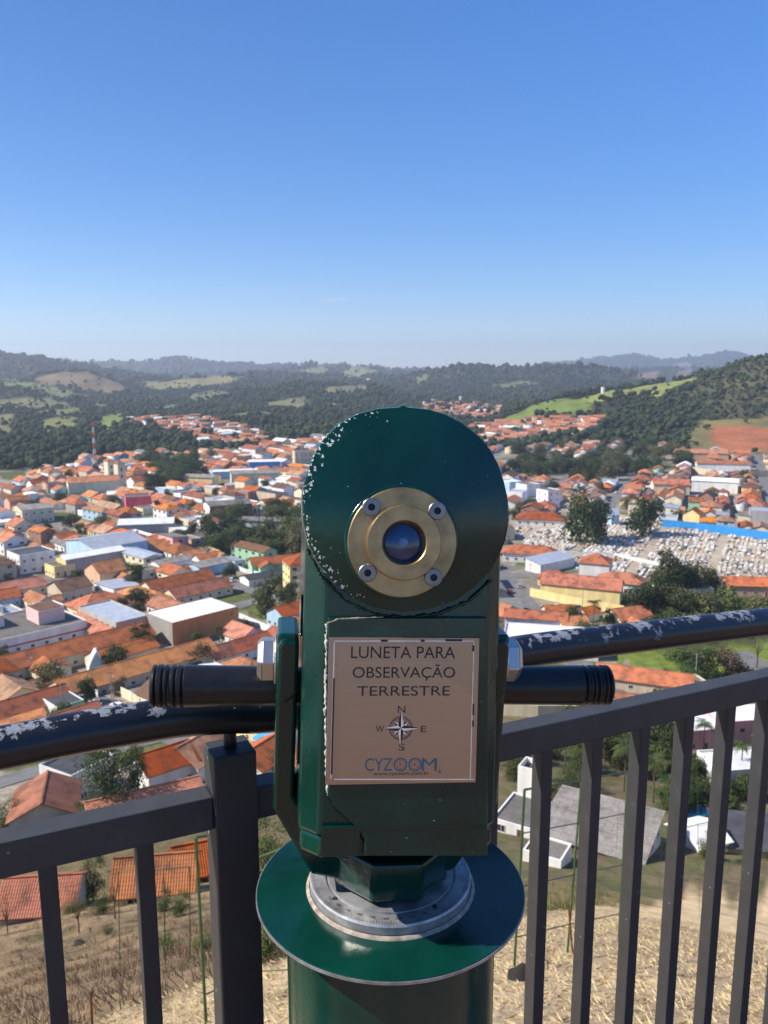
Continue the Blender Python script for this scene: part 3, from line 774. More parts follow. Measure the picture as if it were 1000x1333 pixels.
# ------------------------------------------------------------------ labels told apart by the nearest landmark
LAND, GEN, OCC = [], [], []
ORD = ['nearest', 'second', 'third', 'fourth', 'fifth', 'sixth', 'seventh', 'eighth', 'ninth', 'tenth', 'eleventh', 'twelfth', 'thirteenth', 'fourteenth', 'fifteenth',
       'sixteenth', 'seventeenth', 'eighteenth', 'nineteenth', 'twentieth', 'twenty-first', 'twenty-second', 'twenty-third', 'twenty-fourth', 'twenty-fifth', 'twenty-sixth', 'twenty-seventh', 'twenty-eighth', 'twenty-ninth', 'thirtieth']
def gen(o, desc, x, y, z):
    px, py = proj(x, y, z); GEN.append([o, desc, float(px), float(py)])
def finish_labels():
    by = {}
    for o, desc, px, py in GEN:
        best = min(LAND, key=lambda l: math.hypot(l[0] - px, 2.0 * (l[1] - py)))
        dx, dy = px - best[0], 2.0 * (py - best[1])
        rel = ('left of' if dx < 0 else 'right of') if abs(dx) > abs(dy) else ('beyond' if dy < 0 else 'in front of')
        by.setdefault((desc, rel, best[2]), []).append((math.hypot(dx, dy), o))
    for (desc, rel, land), L in by.items():
        L.sort(key=lambda t: t[0])
        for k, (d, o) in enumerate(L):
            pre = '' if len(L) == 1 else ORD[min(k, len(ORD) - 1)] + ' '
            o['label'] = f'{pre}{desc} {rel} {land}'

# ------------------------------------------------------------------ buildings
def win_mesh(w, h):
    mb = MB(); f = .09
    mb.box(-w/2, -w/2 + f, -.06, .0, 0, h); mb.box(w/2 - f, w/2, -.06, .0, 0, h); mb.box(-w/2 + f, w/2 - f, -.06, 0, 0, f); mb.box(-w/2 + f, w/2 - f, -.06, 0, h - f, h)
    mb.box(-.03, .03, -.05, 0, f, h - f); mb.box(-w/2 - .08, w/2 + .08, -.10, 0, -.07, 0)
    mb.box(-w/2 + f, w/2 - f, -.025, -.012, f, h - f, 1)
    return mb.mesh('window', [M_frame, M_glass])
def door_mesh(w, h, mat):
    mb = MB(); f = .08
    mb.box(-w/2, -w/2 + f, -.06, 0, 0, h, 1); mb.box(w/2 - f, w/2, -.06, 0, 0, h, 1); mb.box(-w/2 + f, w/2 - f, -.06, 0, h - f, h, 1); mb.box(-w/2 + f, w/2 - f, -.03, -.01, 0, h - f, 0)
    return mb.mesh('door', [mat, M_frame])
M_doorw = pmat('door_brown_wood', (.12,.055,.03), .6, .2, 3)
M_gate = pmat('roller_door_grey', (.20,.20,.20), .5, .2, 2)
WM = {'s': win_mesh(1.2, 1.1), 'l': win_mesh(1.9, 1.3)}
DM = door_mesh(.95, 2.1, M_doorw); GM = door_mesh(2.6, 2.4, M_gate)
M_tank = pmat('water_tank_blue', (.08,.22,.48), .5, .1, 1); M_tankw = pmat('water_tank_grey', (.45,.45,.44), .7, .2, 1)
mb = MB(); mb.lathe([(.62, 0), (.72, .75), (.76, .78), (.70, .84), (.25, .98), (0, 1.0)], 16); TANK = mb.mesh('water_tank', M_tank, 40); 
mb = MB(); mb.lathe([(.62, 0), (.72, .75), (.76, .78), (.70, .84), (.25, .98), (0, 1.0)], 16); TANKW = mb.mesh('water_tank', M_tankw, 40)
def gable_roof(mb, x0, x1, y0, y1, h, rise, ov=.45, th=.14):
    """two tiled slabs meeting over a ridge that runs along x"""
    yc = (y0 + y1) / 2; hw = (y1 - y0) / 2; k = rise / hw; L = math.hypot(hw + ov, k * (hw + ov)); xa, xb = x0 - ov, x1 + ov
    for s in (-1, 1):
        n = len(mb.v); ye = yc + s * (hw + ov); ze = h - k * ov; zr = h + rise
        mb.v += [(xa, ye, ze), (xb, ye, ze), (xb, yc, zr), (xa, yc, zr), (xa, ye, ze - th), (xb, ye, ze - th), (xb, yc, zr - th), (xa, yc, zr - th)]
        uv = [(0, 0), (xb - xa, 0), (xb - xa, L), (0, L)]
        q = (0,1,2,3) if s < 0 else (3,2,1,0); mb.face([n + t for t in q], 0, [uv[t] for t in q])
        for q in ((4,5,1,0),(5,6,2,1),(7,4,0,3),(7,6,5,4)): mb.face([n + t for t in (q if s < 0 else q[::-1])], 0, [(0, 0)] * 4)
    n = len(mb.v)   # ridge tiles
    mb.box(xa, xb, yc - .14, yc + .14, h + rise - .05, h + rise + .07)
def hip_roof(mb, x0, x1, y0, y1, h, rise, ov=.5, th=.14):
    xa, xb, ya, yb = x0 - ov, x1 + ov, y0 - ov, y1 + ov; hw = (yb - ya) / 2; yc = (ya + yb) / 2
    k = rise / (hw - ov); ze = h - k * ov; zr = h + rise; L = math.hypot(hw, zr - ze)
    ra, rb = xa + hw, xb - hw
    if ra > rb: ra = rb = (xa + xb) / 2
    n = len(mb.v)
    mb.v += [(xa, ya, ze), (xb, ya, ze), (xb, yb, ze), (xa, yb, ze), (ra, yc, zr), (rb, yc, zr)] + [(xa, ya, ze - th), (xb, ya, ze - th), (xb, yb, ze - th), (xa, yb, ze - th)]
    W = xb - xa; D = yb - ya
    mb.face([n, n+1, n+5, n+4], 0, [(0,0),(W,0),(rb - xa, L),(ra - xa, L)])
    mb.face([n+2, n+3, n+4, n+5], 0, [(0,0),(W,0),(xb - ra, L),(xb - rb, L)])
    mb.face([n+1, n+2, n+5], 0, [(0,0),(D,0),(D/2, L)]); mb.face([n+3, n, n+4], 0, [(0,0),(D,0),(D/2, L)])
    for p, q in ((0,1),(1,2),(2,3),(3,0)): mb.face([n+6+p, n+6+q, n+q, n+p], 0, [(0,0)]*4)
    mb.face([n+9, n+8, n+7, n+6], 0, [(0,0)]*4)
    if rb - ra > .5: mb.box(ra, rb, yc - .13, yc + .13, zr - .06, zr + .06)
def wall_gable(mb, x0, x1, y0, y1, z0, h, rise, m_end=0):
    n = len(mb.v); yc = (y0 + y1) / 2
    for x in (x0, x1): mb.v += [(x, y0, z0), (x, y1, z0), (x, y1, h), (x, yc, h + rise), (x, y0, h)]
    mb.face([n+4, n+3, n+2, n+1, n], m_end); mb.face([n+5, n+6, n+7, n+8, n+9], m_end)
    mb.face([n, n+5, n+9, n+4]); mb.face([n+1, n+2, n+7, n+6]); mb.face([n+4, n+9, n+8, n+3]); mb.face([n+3, n+8, n+7, n+2])
BASE = -2.5
def house_parts(w, d, h, roof, rise, wmat, rmat, endmat=None, base=BASE, par=.45, wing=None):
    wb, rb = MB(), MB(); x, y = w / 2, d / 2
    if roof == 'gable':
        wall_gable(wb, -x, x, -y, y, base, h, rise - .06, 1 if endmat else 0); gable_roof(rb, -x, x, -y, y, h + .02, rise)
    elif roof == 'hip':
        wb.box(-x, x, -y, y, base, h); hip_roof(rb, -x, x, -y, y, h + .02, rise)
    elif roof == 'mono':
        n = len(wb.v); wb.v += [(-x,-y,base),(x,-y,base),(x,y,base),(-x,y,base),(-x,-y,h),(x,-y,h),(x,y,h+rise),(-x,y,h+rise)]
        for k, q in enumerate(((0,1,5,4),(1,2,6,5),(2,3,7,6),(3,0,4,7),(4,5,6,7))): wb.face([n + t for t in q], 1 if endmat and k in (1, 3) else 0)
        n = len(rb.v); o = .35; kk = rise / d
        rb.v += [(-x-o,-y-o,h-kk*o+.03),(x+o,-y-o,h-kk*o+.03),(x+o,y+o,h+rise+kk*o+.03),(-x-o,y+o,h+rise+kk*o+.03)]
        rb.v += [(p[0],p[1],p[2]+.12) for p in rb.v[n:n+4]]
        L = math.hypot(d + 2*o, rise)
        rb.face([n+4,n+5,n+6,n+7], 0, [(0,0),(w,0),(w,L),(0,L)])
        for q in ((0,1,5,4),(1,2,6,5),(2,3,7,6),(3,0,4,7),(3,2,1,0)): rb.face([n+t for t in q], 0, [(0,0)]*4)
    else:   # flat roof behind a parapet
        t = .2
        wb.box(-x, x, -y, -y + t, base, h + par, 0); wb.box(-x, x, y - t, y, base, h + par, 0)
        wb.box(-x, -x + t, -y + t, y - t, base, h + par, 1 if endmat else 0); wb.box(x - t, x, -y + t, y - t, base, h + par, 1 if endmat else 0)
        rb.box(-x + t, x - t, -y + t, y - t, h - .12, h)
    if wing:   # a lower wing against the front (-y) side, gable ridge across
        wx, ww, wd, wh, wr = wing
        n = len(wb.v); T = None
        w2, r2 = MB(), MB(); wall_gable(w2, 0, wd, -ww/2, ww/2, base, wh, wr - .06); gable_roof(r2, 0, wd + .2, -ww/2, ww/2, wh + .02, wr)
        for src, dst in ((w2, wb), (r2, rb)):
            n = len(dst.v); nf = len(dst.f)
            dst.v += [(wx + q[1], -y - q[0] + .0, q[2]) for q in src.v]
            for fi, f in enumerate(src.f): dst.face([n + t for t in f], 0, src.uv.get(fi, [(0,0)] * len(f)) if dst is rb else None)
    return wb.mesh('wall', [wmat] + ([endmat] if endmat else [])), rb.mesh('roof', [rmat])
def put_windows(root, w, d, h, yaw, loc, spec, storeys=1, size='s', door=True):
    """windows on the walls that face the terrace"""
    x, y = w / 2, d / 2; vd = Vector((-loc[0], -loc[1], 0)).normalized()
    k = 0
    for ang, L, off in ((0, w, y), (90, d, x), (180, w, y), (-90, d, x)):
        nrm = Matrix.Rotation(yaw + R(ang), 3, 'Z') @ Vector((0, -1, 0))
        if nrm.dot(vd) < .15: continue
        n = max(1, int(L / spec))
        for s in range(storeys):
            for i in range(n):
                u = -L / 2 + L * (i + .5) / n; Rm = Matrix.Rotation(R(ang), 3, 'Z')
                dr = door and s == 0 and i == n // 2 and k == 0
                me = DM if dr else WM[size]
                o = link('door' if dr else 'window', me, root)
                zz = (0.02 if dr else 1.0) + s * (h / storeys)
                o.location = Rm @ Vector((u, -off, zz)); o.rotation_euler = (0, 0, R(ang))
        k += 1
ZONES = []
def building(name, label, cat, px, py, w, d, h, yaw, roof='gable', rmat='orange', wall='white', rise=None, end=None, group=None, win=0, storeys=1, size='s', land=None, par=.45, base=-4.0, wing=None, dz=0, loc=None):
    p = loc or ground(px, py); yw = R(yaw)
    if rise is None: rise = d * .26 if roof in ('gable', 'hip') else .5
    root = thing(name, label or '-', cat, (p.x, p.y, p.z + dz), yw, group)
    wm, rm = house_parts(w, d, h, roof, rise, MW[wall], MR[rmat] if rmat in MR else MW[rmat], MW[end] if end else None, base, par, wing)
    link('wall', wm, root); link('roof', rm, root)
    if win: put_windows(root, w, d, h, yw, p, win, storeys, size)
    ZONES.append((p.x, p.y, .5 * math.hypot(w, d) * .92))
    if land:
        q = proj(p.x, p.y, p.z + h / 2); LAND.append((float(q[0]), float(q[1]), land))
    return root
LY = 46.0
def child_box(root, name, mat, x0, x1, y0, y1, z0, z1):
    mb = MB(); mb.box(x0, x1, y0, y1, z0, z1); return mb.obj(name, mat, root)
B = building
# --- the near town on the left of the view
o = B('warehouse', 'big windowless warehouse with one orange wall, one grey end wall and a white roof', 'warehouse', 251, 822, 25, 16.5, 7.4, LY, 'flat', 'white', 'orange', end='raw concrete', par=.25, land='the orange-walled warehouse')
for x_, z_, s_ in ((3.5, .4, 1.5), (9.5, 5.0, .9)): child_box(o, 'door' if s_ > 1 else 'vent_opening', M_glass, x_, x_ + s_, -8.30, -8.20, z_, z_ + s_ * 1.2)
o = B('clinic', 'wide flat-roofed pale pink building with a red stripe along its walls', 'building', 24, 833, 34, 26, 5.2, LY, 'flat', 'grey', 'white', land='the pink clinic with a red stripe')
MW_pink = pmat('plaster_pale_pink', (.66,.50,.47), .9, .1, .4)
child_box(o, 'stripe', pmat('painted_red_band', (.45,.06,.05), .7, .15, 1), -17.02, 17.02, -13.03, -13.0, 2.55, 3.05)
child_box(o, 'stripe', bpy.data.materials['painted_red_band'], -17.03, -17.0, -13.0, 13.0, 2.55, 3.05)
child_box(o, 'roof_tower', MW['pink'] if 0 else MW_pink, 4.5, 13, -6, 3.5, 5.2, 9.6); child_box(o, 'tower_roof', MR['brown'], 4.8, 12.7, -5.7, 3.2, 9.6, 9.75)
mb = MB(); mb.prism([(-17, 5.2), (-17, 8.0), (-3.5, 8.7), (-3.5, 5.2)], 1, 12); mb.obj('raised_hall', MW['white'], o)
mb = MB(); mb.prism([(-17.3, 8.02), (-17.3, 8.2), (-3.2, 8.93), (-3.2, 8.75)], .6, 12.4); mb.obj('raised_roof', pmat('roof_tan_sheet', (.40,.33,.23), .9, .2, .5), o)
for k in range(7):
    q = link('window', WM['s'], o); q.location = (-14 + k * 4.4, -13.0, .9)
B('school_wing', 'longest orange tiled school roof behind the white pointed shrine', 'school', 105, 858, 44, 10.5, 4.2, LY, 'gable', 'orange', 'cream', win=4, land='the long orange school roof', wing=(-13, 9, 7, 3.6, 2.2))
B('school_wing', 'orange tiled school wing just right of the white pointed shrine', 'school', 160, 862, 19, 8.5, 3.8, LY, 'gable', 'orange', 'cream', win=4)
B('school_wing', 'long orange tiled school roof in front of the shrine, ending behind the black handle', 'school', 180, 884, 46, 10, 3.8, LY, 'gable', 'orange', 'beige', win=4)
B('corner_shop', 'small dark flat-roofed shop with one white and one green wall beside the car-lined street', 'shop', 81, 928, 6.6, 10.2, 3.7, LY, 'flat', 'dark', 'green', end='white', par=.2, land='the small green and white shop')
B('house', 'long rusty orange tiled house at the left edge beside the small green and white shop', 'house', 22, 935, 24, 9, 3.0, LY, 'gable', 'red', 'cream', win=5)
B('shed', 'low orange lean-to roof below the long rusty roof at the left edge', 'shed', 22, 957, 14, 5, 2.2, LY, 'mono', 'orange', 'grey', rise=1.0)
B('warehouse', 'large blue-grey metal-roofed warehouse behind the white-roofed hall', 'warehouse', 140, 725, 26, 27, 8, LY, 'gable', 'metal', 'pale blue', rise=2.2, land='the blue-grey warehouse')
B('hall', 'long lavender hall with a pale curved roof and a yellow end', 'building', 120, 740, 27, 9, 7.0, LY, 'gable', 'white', 'grey', rise=1.2, end='yellow', land='the white-roofed hall')
B('annex', 'cream flat-roofed annex at the yellow end of the lavender hall', 'building', 79, 748, 9, 9, 4.5, LY, 'flat', 'grey', 'yellow', win=3)
B('office_building', 'three-storey white and pale blue building with a dark roof left of the lavender hall', 'building', 42, 741, 15, 13, 8.0, LY, 'flat', 'dark', 'white', win=3.2, storeys=2, land='the white three-storey block')
B('house', 'brown tiled two-storey gabled house in front of the lavender hall', 'house', 92, 778, 12, 12, 5.0, LY, 'gable', 'brown', 'beige', rise=2.6, win=3)
B('house', 'bright orange tiled two-storey house right of the brown gabled house', 'house', 139, 757, 12, 13, 5.6, LY, 'gable', 'orange', 'salmon', win=3.5, wing=(3, 6, 5, 3.2, 1.6))
B('house', 'broad orange hip-roofed house above the pink clinic roof tower', 'house', 130, 797, 19, 14, 3.8, LY, 'hip', 'orange', 'cream', win=4)
B('house', 'long orange tiled roof at the left edge above the pink clinic', 'house', 22, 775, 20, 10, 3.5, LY, 'gable', 'orange', 'cream', win=4)
B('house', 'pale blue walled house with rusty roof at the left edge above the pink clinic', 'house', 0, 790, 12, 9, 4.0, LY, 'gable', 'red', 'pale blue', win=3)
B('long_house', 'longest salmon tiled roof above the orange-walled warehouse', 'house', 232, 768, 28, 10, 3.6, LY, 'gable', 'orange', 'cream', win=4)
B('long_house', 'stepped red tiled roof right above the orange-walled warehouse', 'house', 258, 778, 25, 10, 3.4, LY, 'gable', 'red', 'cream', win=4)
B('workshop', 'grey fibre-cement roofed workshop with white side wall above the salmon roofs', 'workshop', 222, 742, 16, 9, 4.5, LY, 'gable', 'grey', 'white', rise=1)
B('workshop', 'grey flat-roofed workshop with pale blue wall beside the sandy yard', 'workshop', 272, 744, 16, 10, 4.0, LY, 'gable', 'grey', 'pale blue', rise=1)
o = B('apartment_block', 'four-storey orange-yellow apartment block with balconies beside the telescope', 'apartments', 398, 772, 15, 12, 13, 20, 'hip', 'red', 'yellow', win=3.6, storeys=4, size='l', land='the orange apartment block')
for s in range(1, 4): child_box(o, 'balcony', MW['white'], -5, 5, -7.0, -6.0, s * 3.25 - .2, s * 3.25 + .7)
B('house', 'green walled house with long red tiled roof beside the dense woods', 'house', 362, 742, 24, 9, 4.2, LY - 26, 'gable', 'red', 'green', win=4, wing=(-6, 7, 5, 4, 2), land='the green-walled house')
B('shed', 'dark grey shed roof on the lane below the green-walled house', 'shed', 343, 757, 17, 8, 3.0, LY - 10, 'gable', 'dark', 'white', rise=1)
B('house', 'red tiled two-level house right of the small lawn', 'house', 378, 812, 13, 9, 5.0, LY, 'gable', 'red', 'pale blue', win=3, wing=(-3, 6, 5, 3, 1.6))
B('house', 'orange tiled house left of the steel bolt, above the black handle', 'house', 325, 850, 13, 9, 3.2, LY, 'gable', 'red', 'white', win=3.5)
B('house', 'rusty tiled roof right of the orange-walled warehouse, touching the handle', 'house', 297, 858, 15, 9, 3.0, LY, 'gable', 'red', 'cream')
B('church', 'cream church nave with orange roof beside the twin towers', 'church', 122, 640, 34, 12, 8, LY - 20, 'gable', 'orange', 'cream', land='the cream church')
for px_, w_ in ((144, 628), (157, 632)):
    o = B('church_tower', f"{'left' if px_ < 150 else 'right'} one of the twin cream church towers", 'tower', px_, w_, 6, 6, 17, LY, 'hip', 'orange', 'cream', rise=1.5)
    for z_ in (6, 11): child_box(o, 'belfry_opening', M_glass, -.7, .7, -3.06, -2.99, z_, z_ + 2.2)
B('civic_hall', 'cream hall with grey vaulted roof left of the pink block', 'building', 45, 677, 17, 20, 8, LY - 10, 'gable', 'grey', 'cream', rise=1.5, win=3.5, storeys=2, land='the cream vaulted hall')
B('shop_building', 'hot pink block among the roofs', 'building', 180, 662, 15, 14, 8, LY - 25, 'flat', 'grey', 'hot pink', win=4, land='the hot pink block')
B('white_hall', 'white gabled hall with grey-brown roof and maroon side', 'building', 297, 672, 25, 15, 8, LY - 20, 'gable', 'grey', 'brick', rise=1.6, end='white', land='the white gabled hall')
B('school_building', 'long white two-storey building beside the tall palm', 'building', 345, 690, 42, 9, 6, LY - 56, 'gable', 'grey', 'white', rise=1.2, win=4, storeys=2)
B('market_hall', 'dark open shed with light sheet roof left of the white gabled hall', 'market', 192, 690, 28, 18, 5, LY - 35, 'gable', 'white', 'grey', rise=1.6, land='the open market shed')
B('tower_block', 'plain tan block at the far end of the town near the telescope head', 'building', 397, 606, 20, 14, 13, LY - 30, 'flat', 'grey', 'beige', win=4, storeys=3, land='the far tan block')
B('warehouse', 'blue-walled warehouse with pale roof in the far town', 'warehouse', 345, 612, 26, 12, 8, LY - 35, 'gable', 'white', 'blue', rise=1.2, land='the far blue warehouse')
B('warehouse', 'cream warehouse with grey roof in front of the far blue warehouse', 'warehouse', 332, 628, 36, 16, 8, LY - 32, 'gable', 'grey', 'cream', rise=1.6)
B('warehouse', 'pale turquoise hall with long white roof', 'warehouse', 305, 622, 34, 10, 6, LY - 30, 'gable', 'white', 'pale blue', rise=1.0)
B('warehouse', 'orange ochre hall with curved grey roof left of the long turquoise hall', 'warehouse', 262, 630, 26, 14, 6, LY - 62, 'gable', 'grey', 'yellow', rise=1.4)
# --- houses on the slope just under the railing, left
B('house', 'nearest gabled house with orange tiled wings and grey wall under the left handrail', 'house', 62, 1075, 9.5, 9.0, 4.2, 107, 'gable', 'orange', 'grey', rise=2.2, win=2.6, wing=None, land='the near gabled house')
B('house', 'white flat-fronted house behind the tall tree under the black pipe', 'house', 103, 1030, 9, 8, 5.5, 60, 'flat', 'dark', 'white', win=4, land='the white house by the tall tree')
B('house', 'white house with brown-red roof right of the tall tree', 'house', 214, 1018, 9, 8, 4.4, 40, 'gable', 'red', 'white', win=3)
B('house', 'white-gabled house with orange roof just left of the railing post', 'house', 262, 1005, 11, 9, 4.6, 60, 'gable', 'orange', 'white', rise=2.6, win=4)
B('house', 'low house with wide orange tiled roof touching the left handrail', 'house', 190, 1066, 16, 9, 2.6, 28, 'gable', 'orange', 'white', win=4)
B('house', 'red tiled double-gabled house just right of the railing post', 'house', 342, 1005, 10, 8, 3.6, 60, 'gable', 'red', 'white', wing=(1, 6, 4, 3, 2.0))
B('house', 'orange tiled house on the dry slope between the two left balusters', 'house', 60, 1188, 6.4, 6.0, 2.2, 6, 'gable', 'red', 'grey', rise=1.7, wing=None, land='the near rusty roof')
B('house', 'dark red tiled house with pale porch left of the railing post', 'house', 206, 1166, 6.6, 5.6, 2.4, 8, 'gable', 'red', 'beige', rise=1.7, win=3)
B('house', 'red tiled cottage with satellite dish beside the railing post', 'house', 262, 1146, 5.0, 5, 2.6, 20, 'gable', 'red', 'white', rise=1.8, win=3)
# --- right of the telescope
B('apartment_block', 'white four-storey block with few windows', 'apartments', 713, 660, 10, 10.5, 11, 32, 'flat', 'grey', 'white', win=5, storeys=3, land='the white four-storey block')
B('house', 'pale blue two-storey house touching the telescope head, left of the white block', 'house', 664, 642, 11, 12, 8.5, 30, 'flat', 'white', 'pale blue', land='the pale blue house')
B('office_building', 'lavender-white box building left of the white four-storey block', 'building', 687, 645, 12, 11, 8, 32, 'flat', 'grey', 'white')
B('funeral_hall', 'wide red hip-roofed hall at the near corner of the cemetery', 'building', 704, 682, 27, 13, 3.6, -12, 'hip', 'red', 'white', win=4, land='the red cemetery hall')
B('house', 'long red hip-roofed white house left of the tilted metal shed', 'house', 690, 729, 24, 11, 4.2, -12, 'hip', 'red', 'white', win=4, land='the long red-roofed white house')
B('shed', 'tilted light grey metal shed between the white house and the tombs', 'shed', 716, 740, 22, 8.5, 4.0, 38, 'mono', 'metal', 'white', rise=1.5)
B('chapel_hall', 'large pale yellow hall with stepped front and salmon roof', 'hall', 757, 779, 29, 11, 6.0, -22, 'gable', 'red', 'yellow', rise=3.0, land='the pale yellow hall')
B('house', 'tall salmon hip-roofed house rising behind the pale yellow hall', 'house', 775, 752, 12, 11, 7.5, -22, 'hip', 'red', 'white', win=4)
B('house', 'low salmon-roofed open pavilion left of the pale yellow hall', 'pavilion', 722, 760, 12, 9, 3.4, -22, 'hip', 'red', 'yellow')
B('house', 'salmon tiled wing right of the pale yellow hall, before the tombs', 'house', 808, 768, 18, 11, 4.4, -22, 'hip', 'red', 'white', win=4)
B('house', 'small orange tiled house in front of the pale yellow hall', 'house', 727, 805, 10, 7.5, 3.0, 4, 'gable', 'orange', 'cream', win=3, land='the small orange house')
B('house', 'tiny orange cottage among trees right of the small orange house', 'house', 764, 806, 6, 6, 3.0, 30, 'gable', 'orange', 'white')
B('warehouse', 'large white building with flat bright white roof beside the steel bolt', 'warehouse', 716, 846, 28, 16, 5.0, -12, 'flat', 'white', 'white', par=.5, land='the flat white warehouse')
B('house', 'long red tiled house behind the flat white warehouse', 'house', 697, 822, 20, 7, 5.5, -12, 'gable', 'red', 'white')
B('house', 'orange tiled house right behind the flat white warehouse', 'house', 744, 826, 9, 7, 4.5, 10, 'gable', 'orange', 'white')
B('house', 'stepped orange tiled house among trees above the black pipe', 'house', 817, 812, 13, 10, 3.4, 20, 'gable', 'orange', 'cream', wing=(-2, 6, 5, 2.6, 1.6), land='the stepped orange house')
B('house', 'long orange tiled house with pinkish wall at the right edge', 'house', 985, 773, 24, 9, 4.4, -6, 'gable', 'orange', 'salmon', win=4, land='the orange house at the right edge')
B('house', 'salmon tiled roof peeping out of the dense grove', 'house', 874, 775, 13, 8, 3.0, 20, 'mono', 'orange', 'white', rise=1.5)
B('house', 'cream flat house hidden in the dense grove', 'house', 905, 775, 11, 7, 3.0, 8, 'flat', 'white', 'cream')
B('house', 'long smooth orange tiled roof below the black pipe, above the right handrail', 'house', 838, 896, 24, 8.5, 3.4, -22, 'gable', 'orange', 'beige', win=5, land='the long smooth orange roof')
B('house', 'lower orange roofed house just beneath the long smooth orange roof', 'house', 800, 926, 12, 8, 3.0, -22, 'gable', 'orange', 'cream')
B('garage', 'flat pale concrete garage roof right of the long smooth orange roof', 'garage', 894, 897, 8, 5, 2.6, 12, 'flat', 'grey', 'beige')
B('workshop', 'big grey fibre-cement roofed building seen between the right balusters', 'workshop', 780, 1097, 13.5, 11, 2.2, -30, 'mono', 'grey', 'white', rise=1.3, win=2.8, land='the big grey roof')
child_box(o_, 'parapet', MW['white'], 7.2, 7.6, -5.6, 5.6, -2, 4.6) if 0 else None
B('workshop', 'grey roofed annex with white wall left of the big grey roof', 'workshop', 690, 1080, 8, 8, 2.4, -30, 'flat', 'grey', 'white', par=.25, win=2.6)
B('shed', 'small white flat-topped shed in front of the big grey roof', 'shed', 712, 1122, 4.6, 4, 1.8, -30, 'flat', 'grey', 'white', par=.2)
o = B('water_cistern', 'open white concrete box on the grey roofs beside the telescope', 'cistern', 690, 1040, 3.0, 3.6, 5.2, -30, 'flat', 'dark', 'white', par=.9)
B('hotel', 'pink two-storey hotel with terraces at the right edge', 'hotel', 968, 965, 17, 9, 6.5, 8, 'flat', 'white', 'pink', win=3, storeys=2, land='the pink hotel')
B('house', 'white-walled house with orange base under the pink hotel', 'house', 960, 1020, 12, 8, 4.5, 8, 'flat', 'white', 'white')
B('house', 'dark grey low roof at the bottom of the slope between the last balusters', 'house', 978, 1105, 10, 8, 2.2, -12, 'mono', 'dark', 'grey', rise=.8)
B('house', 'pale pink house with flat roof behind the garden palms', 'house', 905, 968, 9, 8, 4.5, 10, 'flat', 'white', 'pink', win=3)
B('pool_house', 'white arched shed roof beside the blue pool between balusters', 'shed', 908, 1100, 5, 6, 2.0, 20, 'gable', 'white', 'white', rise=1.2)
B('industrial_hall', 'long orange-roofed hall below the red earth slope', 'hall', 912, 597, 46, 16, 6, -8, 'gable', 'orange', 'salmon', rise=3, land='the far orange hall')
B('warehouse', 'long white wall building below the red earth slope', 'warehouse', 940, 612, 42, 12, 6, -14, 'gable', 'red', 'white', rise=2)
B('house', 'bright white gabled house high among red roofs', 'house', 930, 640, 30, 10, 8, -24, 'gable', 'white', 'white', rise=2, land='the bright white gable')
B('house', 'cream two-storey house left of the bright white gable', 'house', 872, 642, 24, 12, 7, -10, 'gable', 'red', 'cream', win=5)
B('house', 'small lime green house with a dark neighbour', 'house', 905, 664, 8, 8, 6, -20, 'gable', 'red', 'green', land='the lime green house')
B('house', 'dark brown gabled house touching the lime green house', 'house', 919, 662, 9, 9, 8, 60, 'gable', 'dark', 'brick', rise=3)
B('house', 'bright yellow gabled house behind the blue wall', 'house', 902, 679, 9, 9, 5, 55, 'gable', 'red', 'yellow', rise=3, land='the bright yellow gable')
B('chapel', 'tiny pale blue chapel between two big dark trees', 'chapel', 797, 682, 4.5, 7, 6, 10, 'gable', 'metal', 'pale blue', rise=3, land='the tiny blue chapel')

# --- white pointed shrine
p = ground(128, 884)
sh = thing('shrine', 'white pointed shrine with pale blue glass front beside the orange school roofs', 'shrine', p, R(28))
LAND.append((125, 862, 'the white pointed shrine')); ZONES.append((p.x, p.y, 6))
def leafpts(hw, H, k=14):
    return [(hw * (1 - t) ** .6 * (1 + .55 * math.sin(math.pi * t)), H * t) for t in [i / k for i in range(k + 1)]]
L_ = leafpts(2.1, 8.2); poly = [(x, z) for x, z in L_] + [(-x, z) for x, z in L_[::-1][1:]]
mb = MB(); mb.prism(poly, -.2, 3.2); mb.obj('shell', MW['white'], sh)
mb = MB(); mb.prism([(x * .82, .3 + z * .86) for x, z in poly], -.28, -.22); mb.obj('glass_front', pmat('pale_blue_glass', (.20,.45,.58), .25, .1, 1), sh)
mb = MB(); mb.box(-.06, .06, -.1, .1, 8.1, 9.4); mb.box(-.4, .4, -.1, .1, 8.75, 8.9); mb.obj('cross', MW['white'], sh)

# --- walls
def wall_run(name, label, pts, h, th, mat, cap=True, group=None):
    P = [ground(*q) if len(q) == 2 else Vector(q) for q in pts]
    o0 = P[0].copy(); mb = MB()
    for a_, b_ in zip(P[:-1], P[1:]):
        d_ = (b_ - a_).to_2d(); L = d_.length; dn = d_ / L; nn = Vector((-dn.y, dn.x)) * th / 2; k = max(1, int(L / 4))
        for i in range(k):
            q0 = a_.to_2d() + d_ * (i / k); q1 = a_.to_2d() + d_ * ((i + 1) / k)
            z0 = float(HT(q0.x, q0.y)); z1 = float(HT(q1.x, q1.y)); n = len(mb.v)
            for q, z in ((q0, z0), (q1, z1)):
                for s in (1, -1):
                    for zz in (z - 1, z + h): mb.v.append((q.x + s * nn.x - o0.x, q.y + s * nn.y - o0.y, zz - o0.z))
            for f in ((0,4,5,1),(2,3,7,6),(1,5,7,3),(0,1,3,2),(4,6,7,5)): mb.face([n + t for t in f])
    o = mb.obj(name, mat); o.location = o0
    return tag(o, label, 'wall', group)
wall_run('street_wall', 'long white wall behind the row of parked cars by the school', [(8, 862), (40, 873), (70, 886), (128, 908)], 2.0, .25, MW['white'])
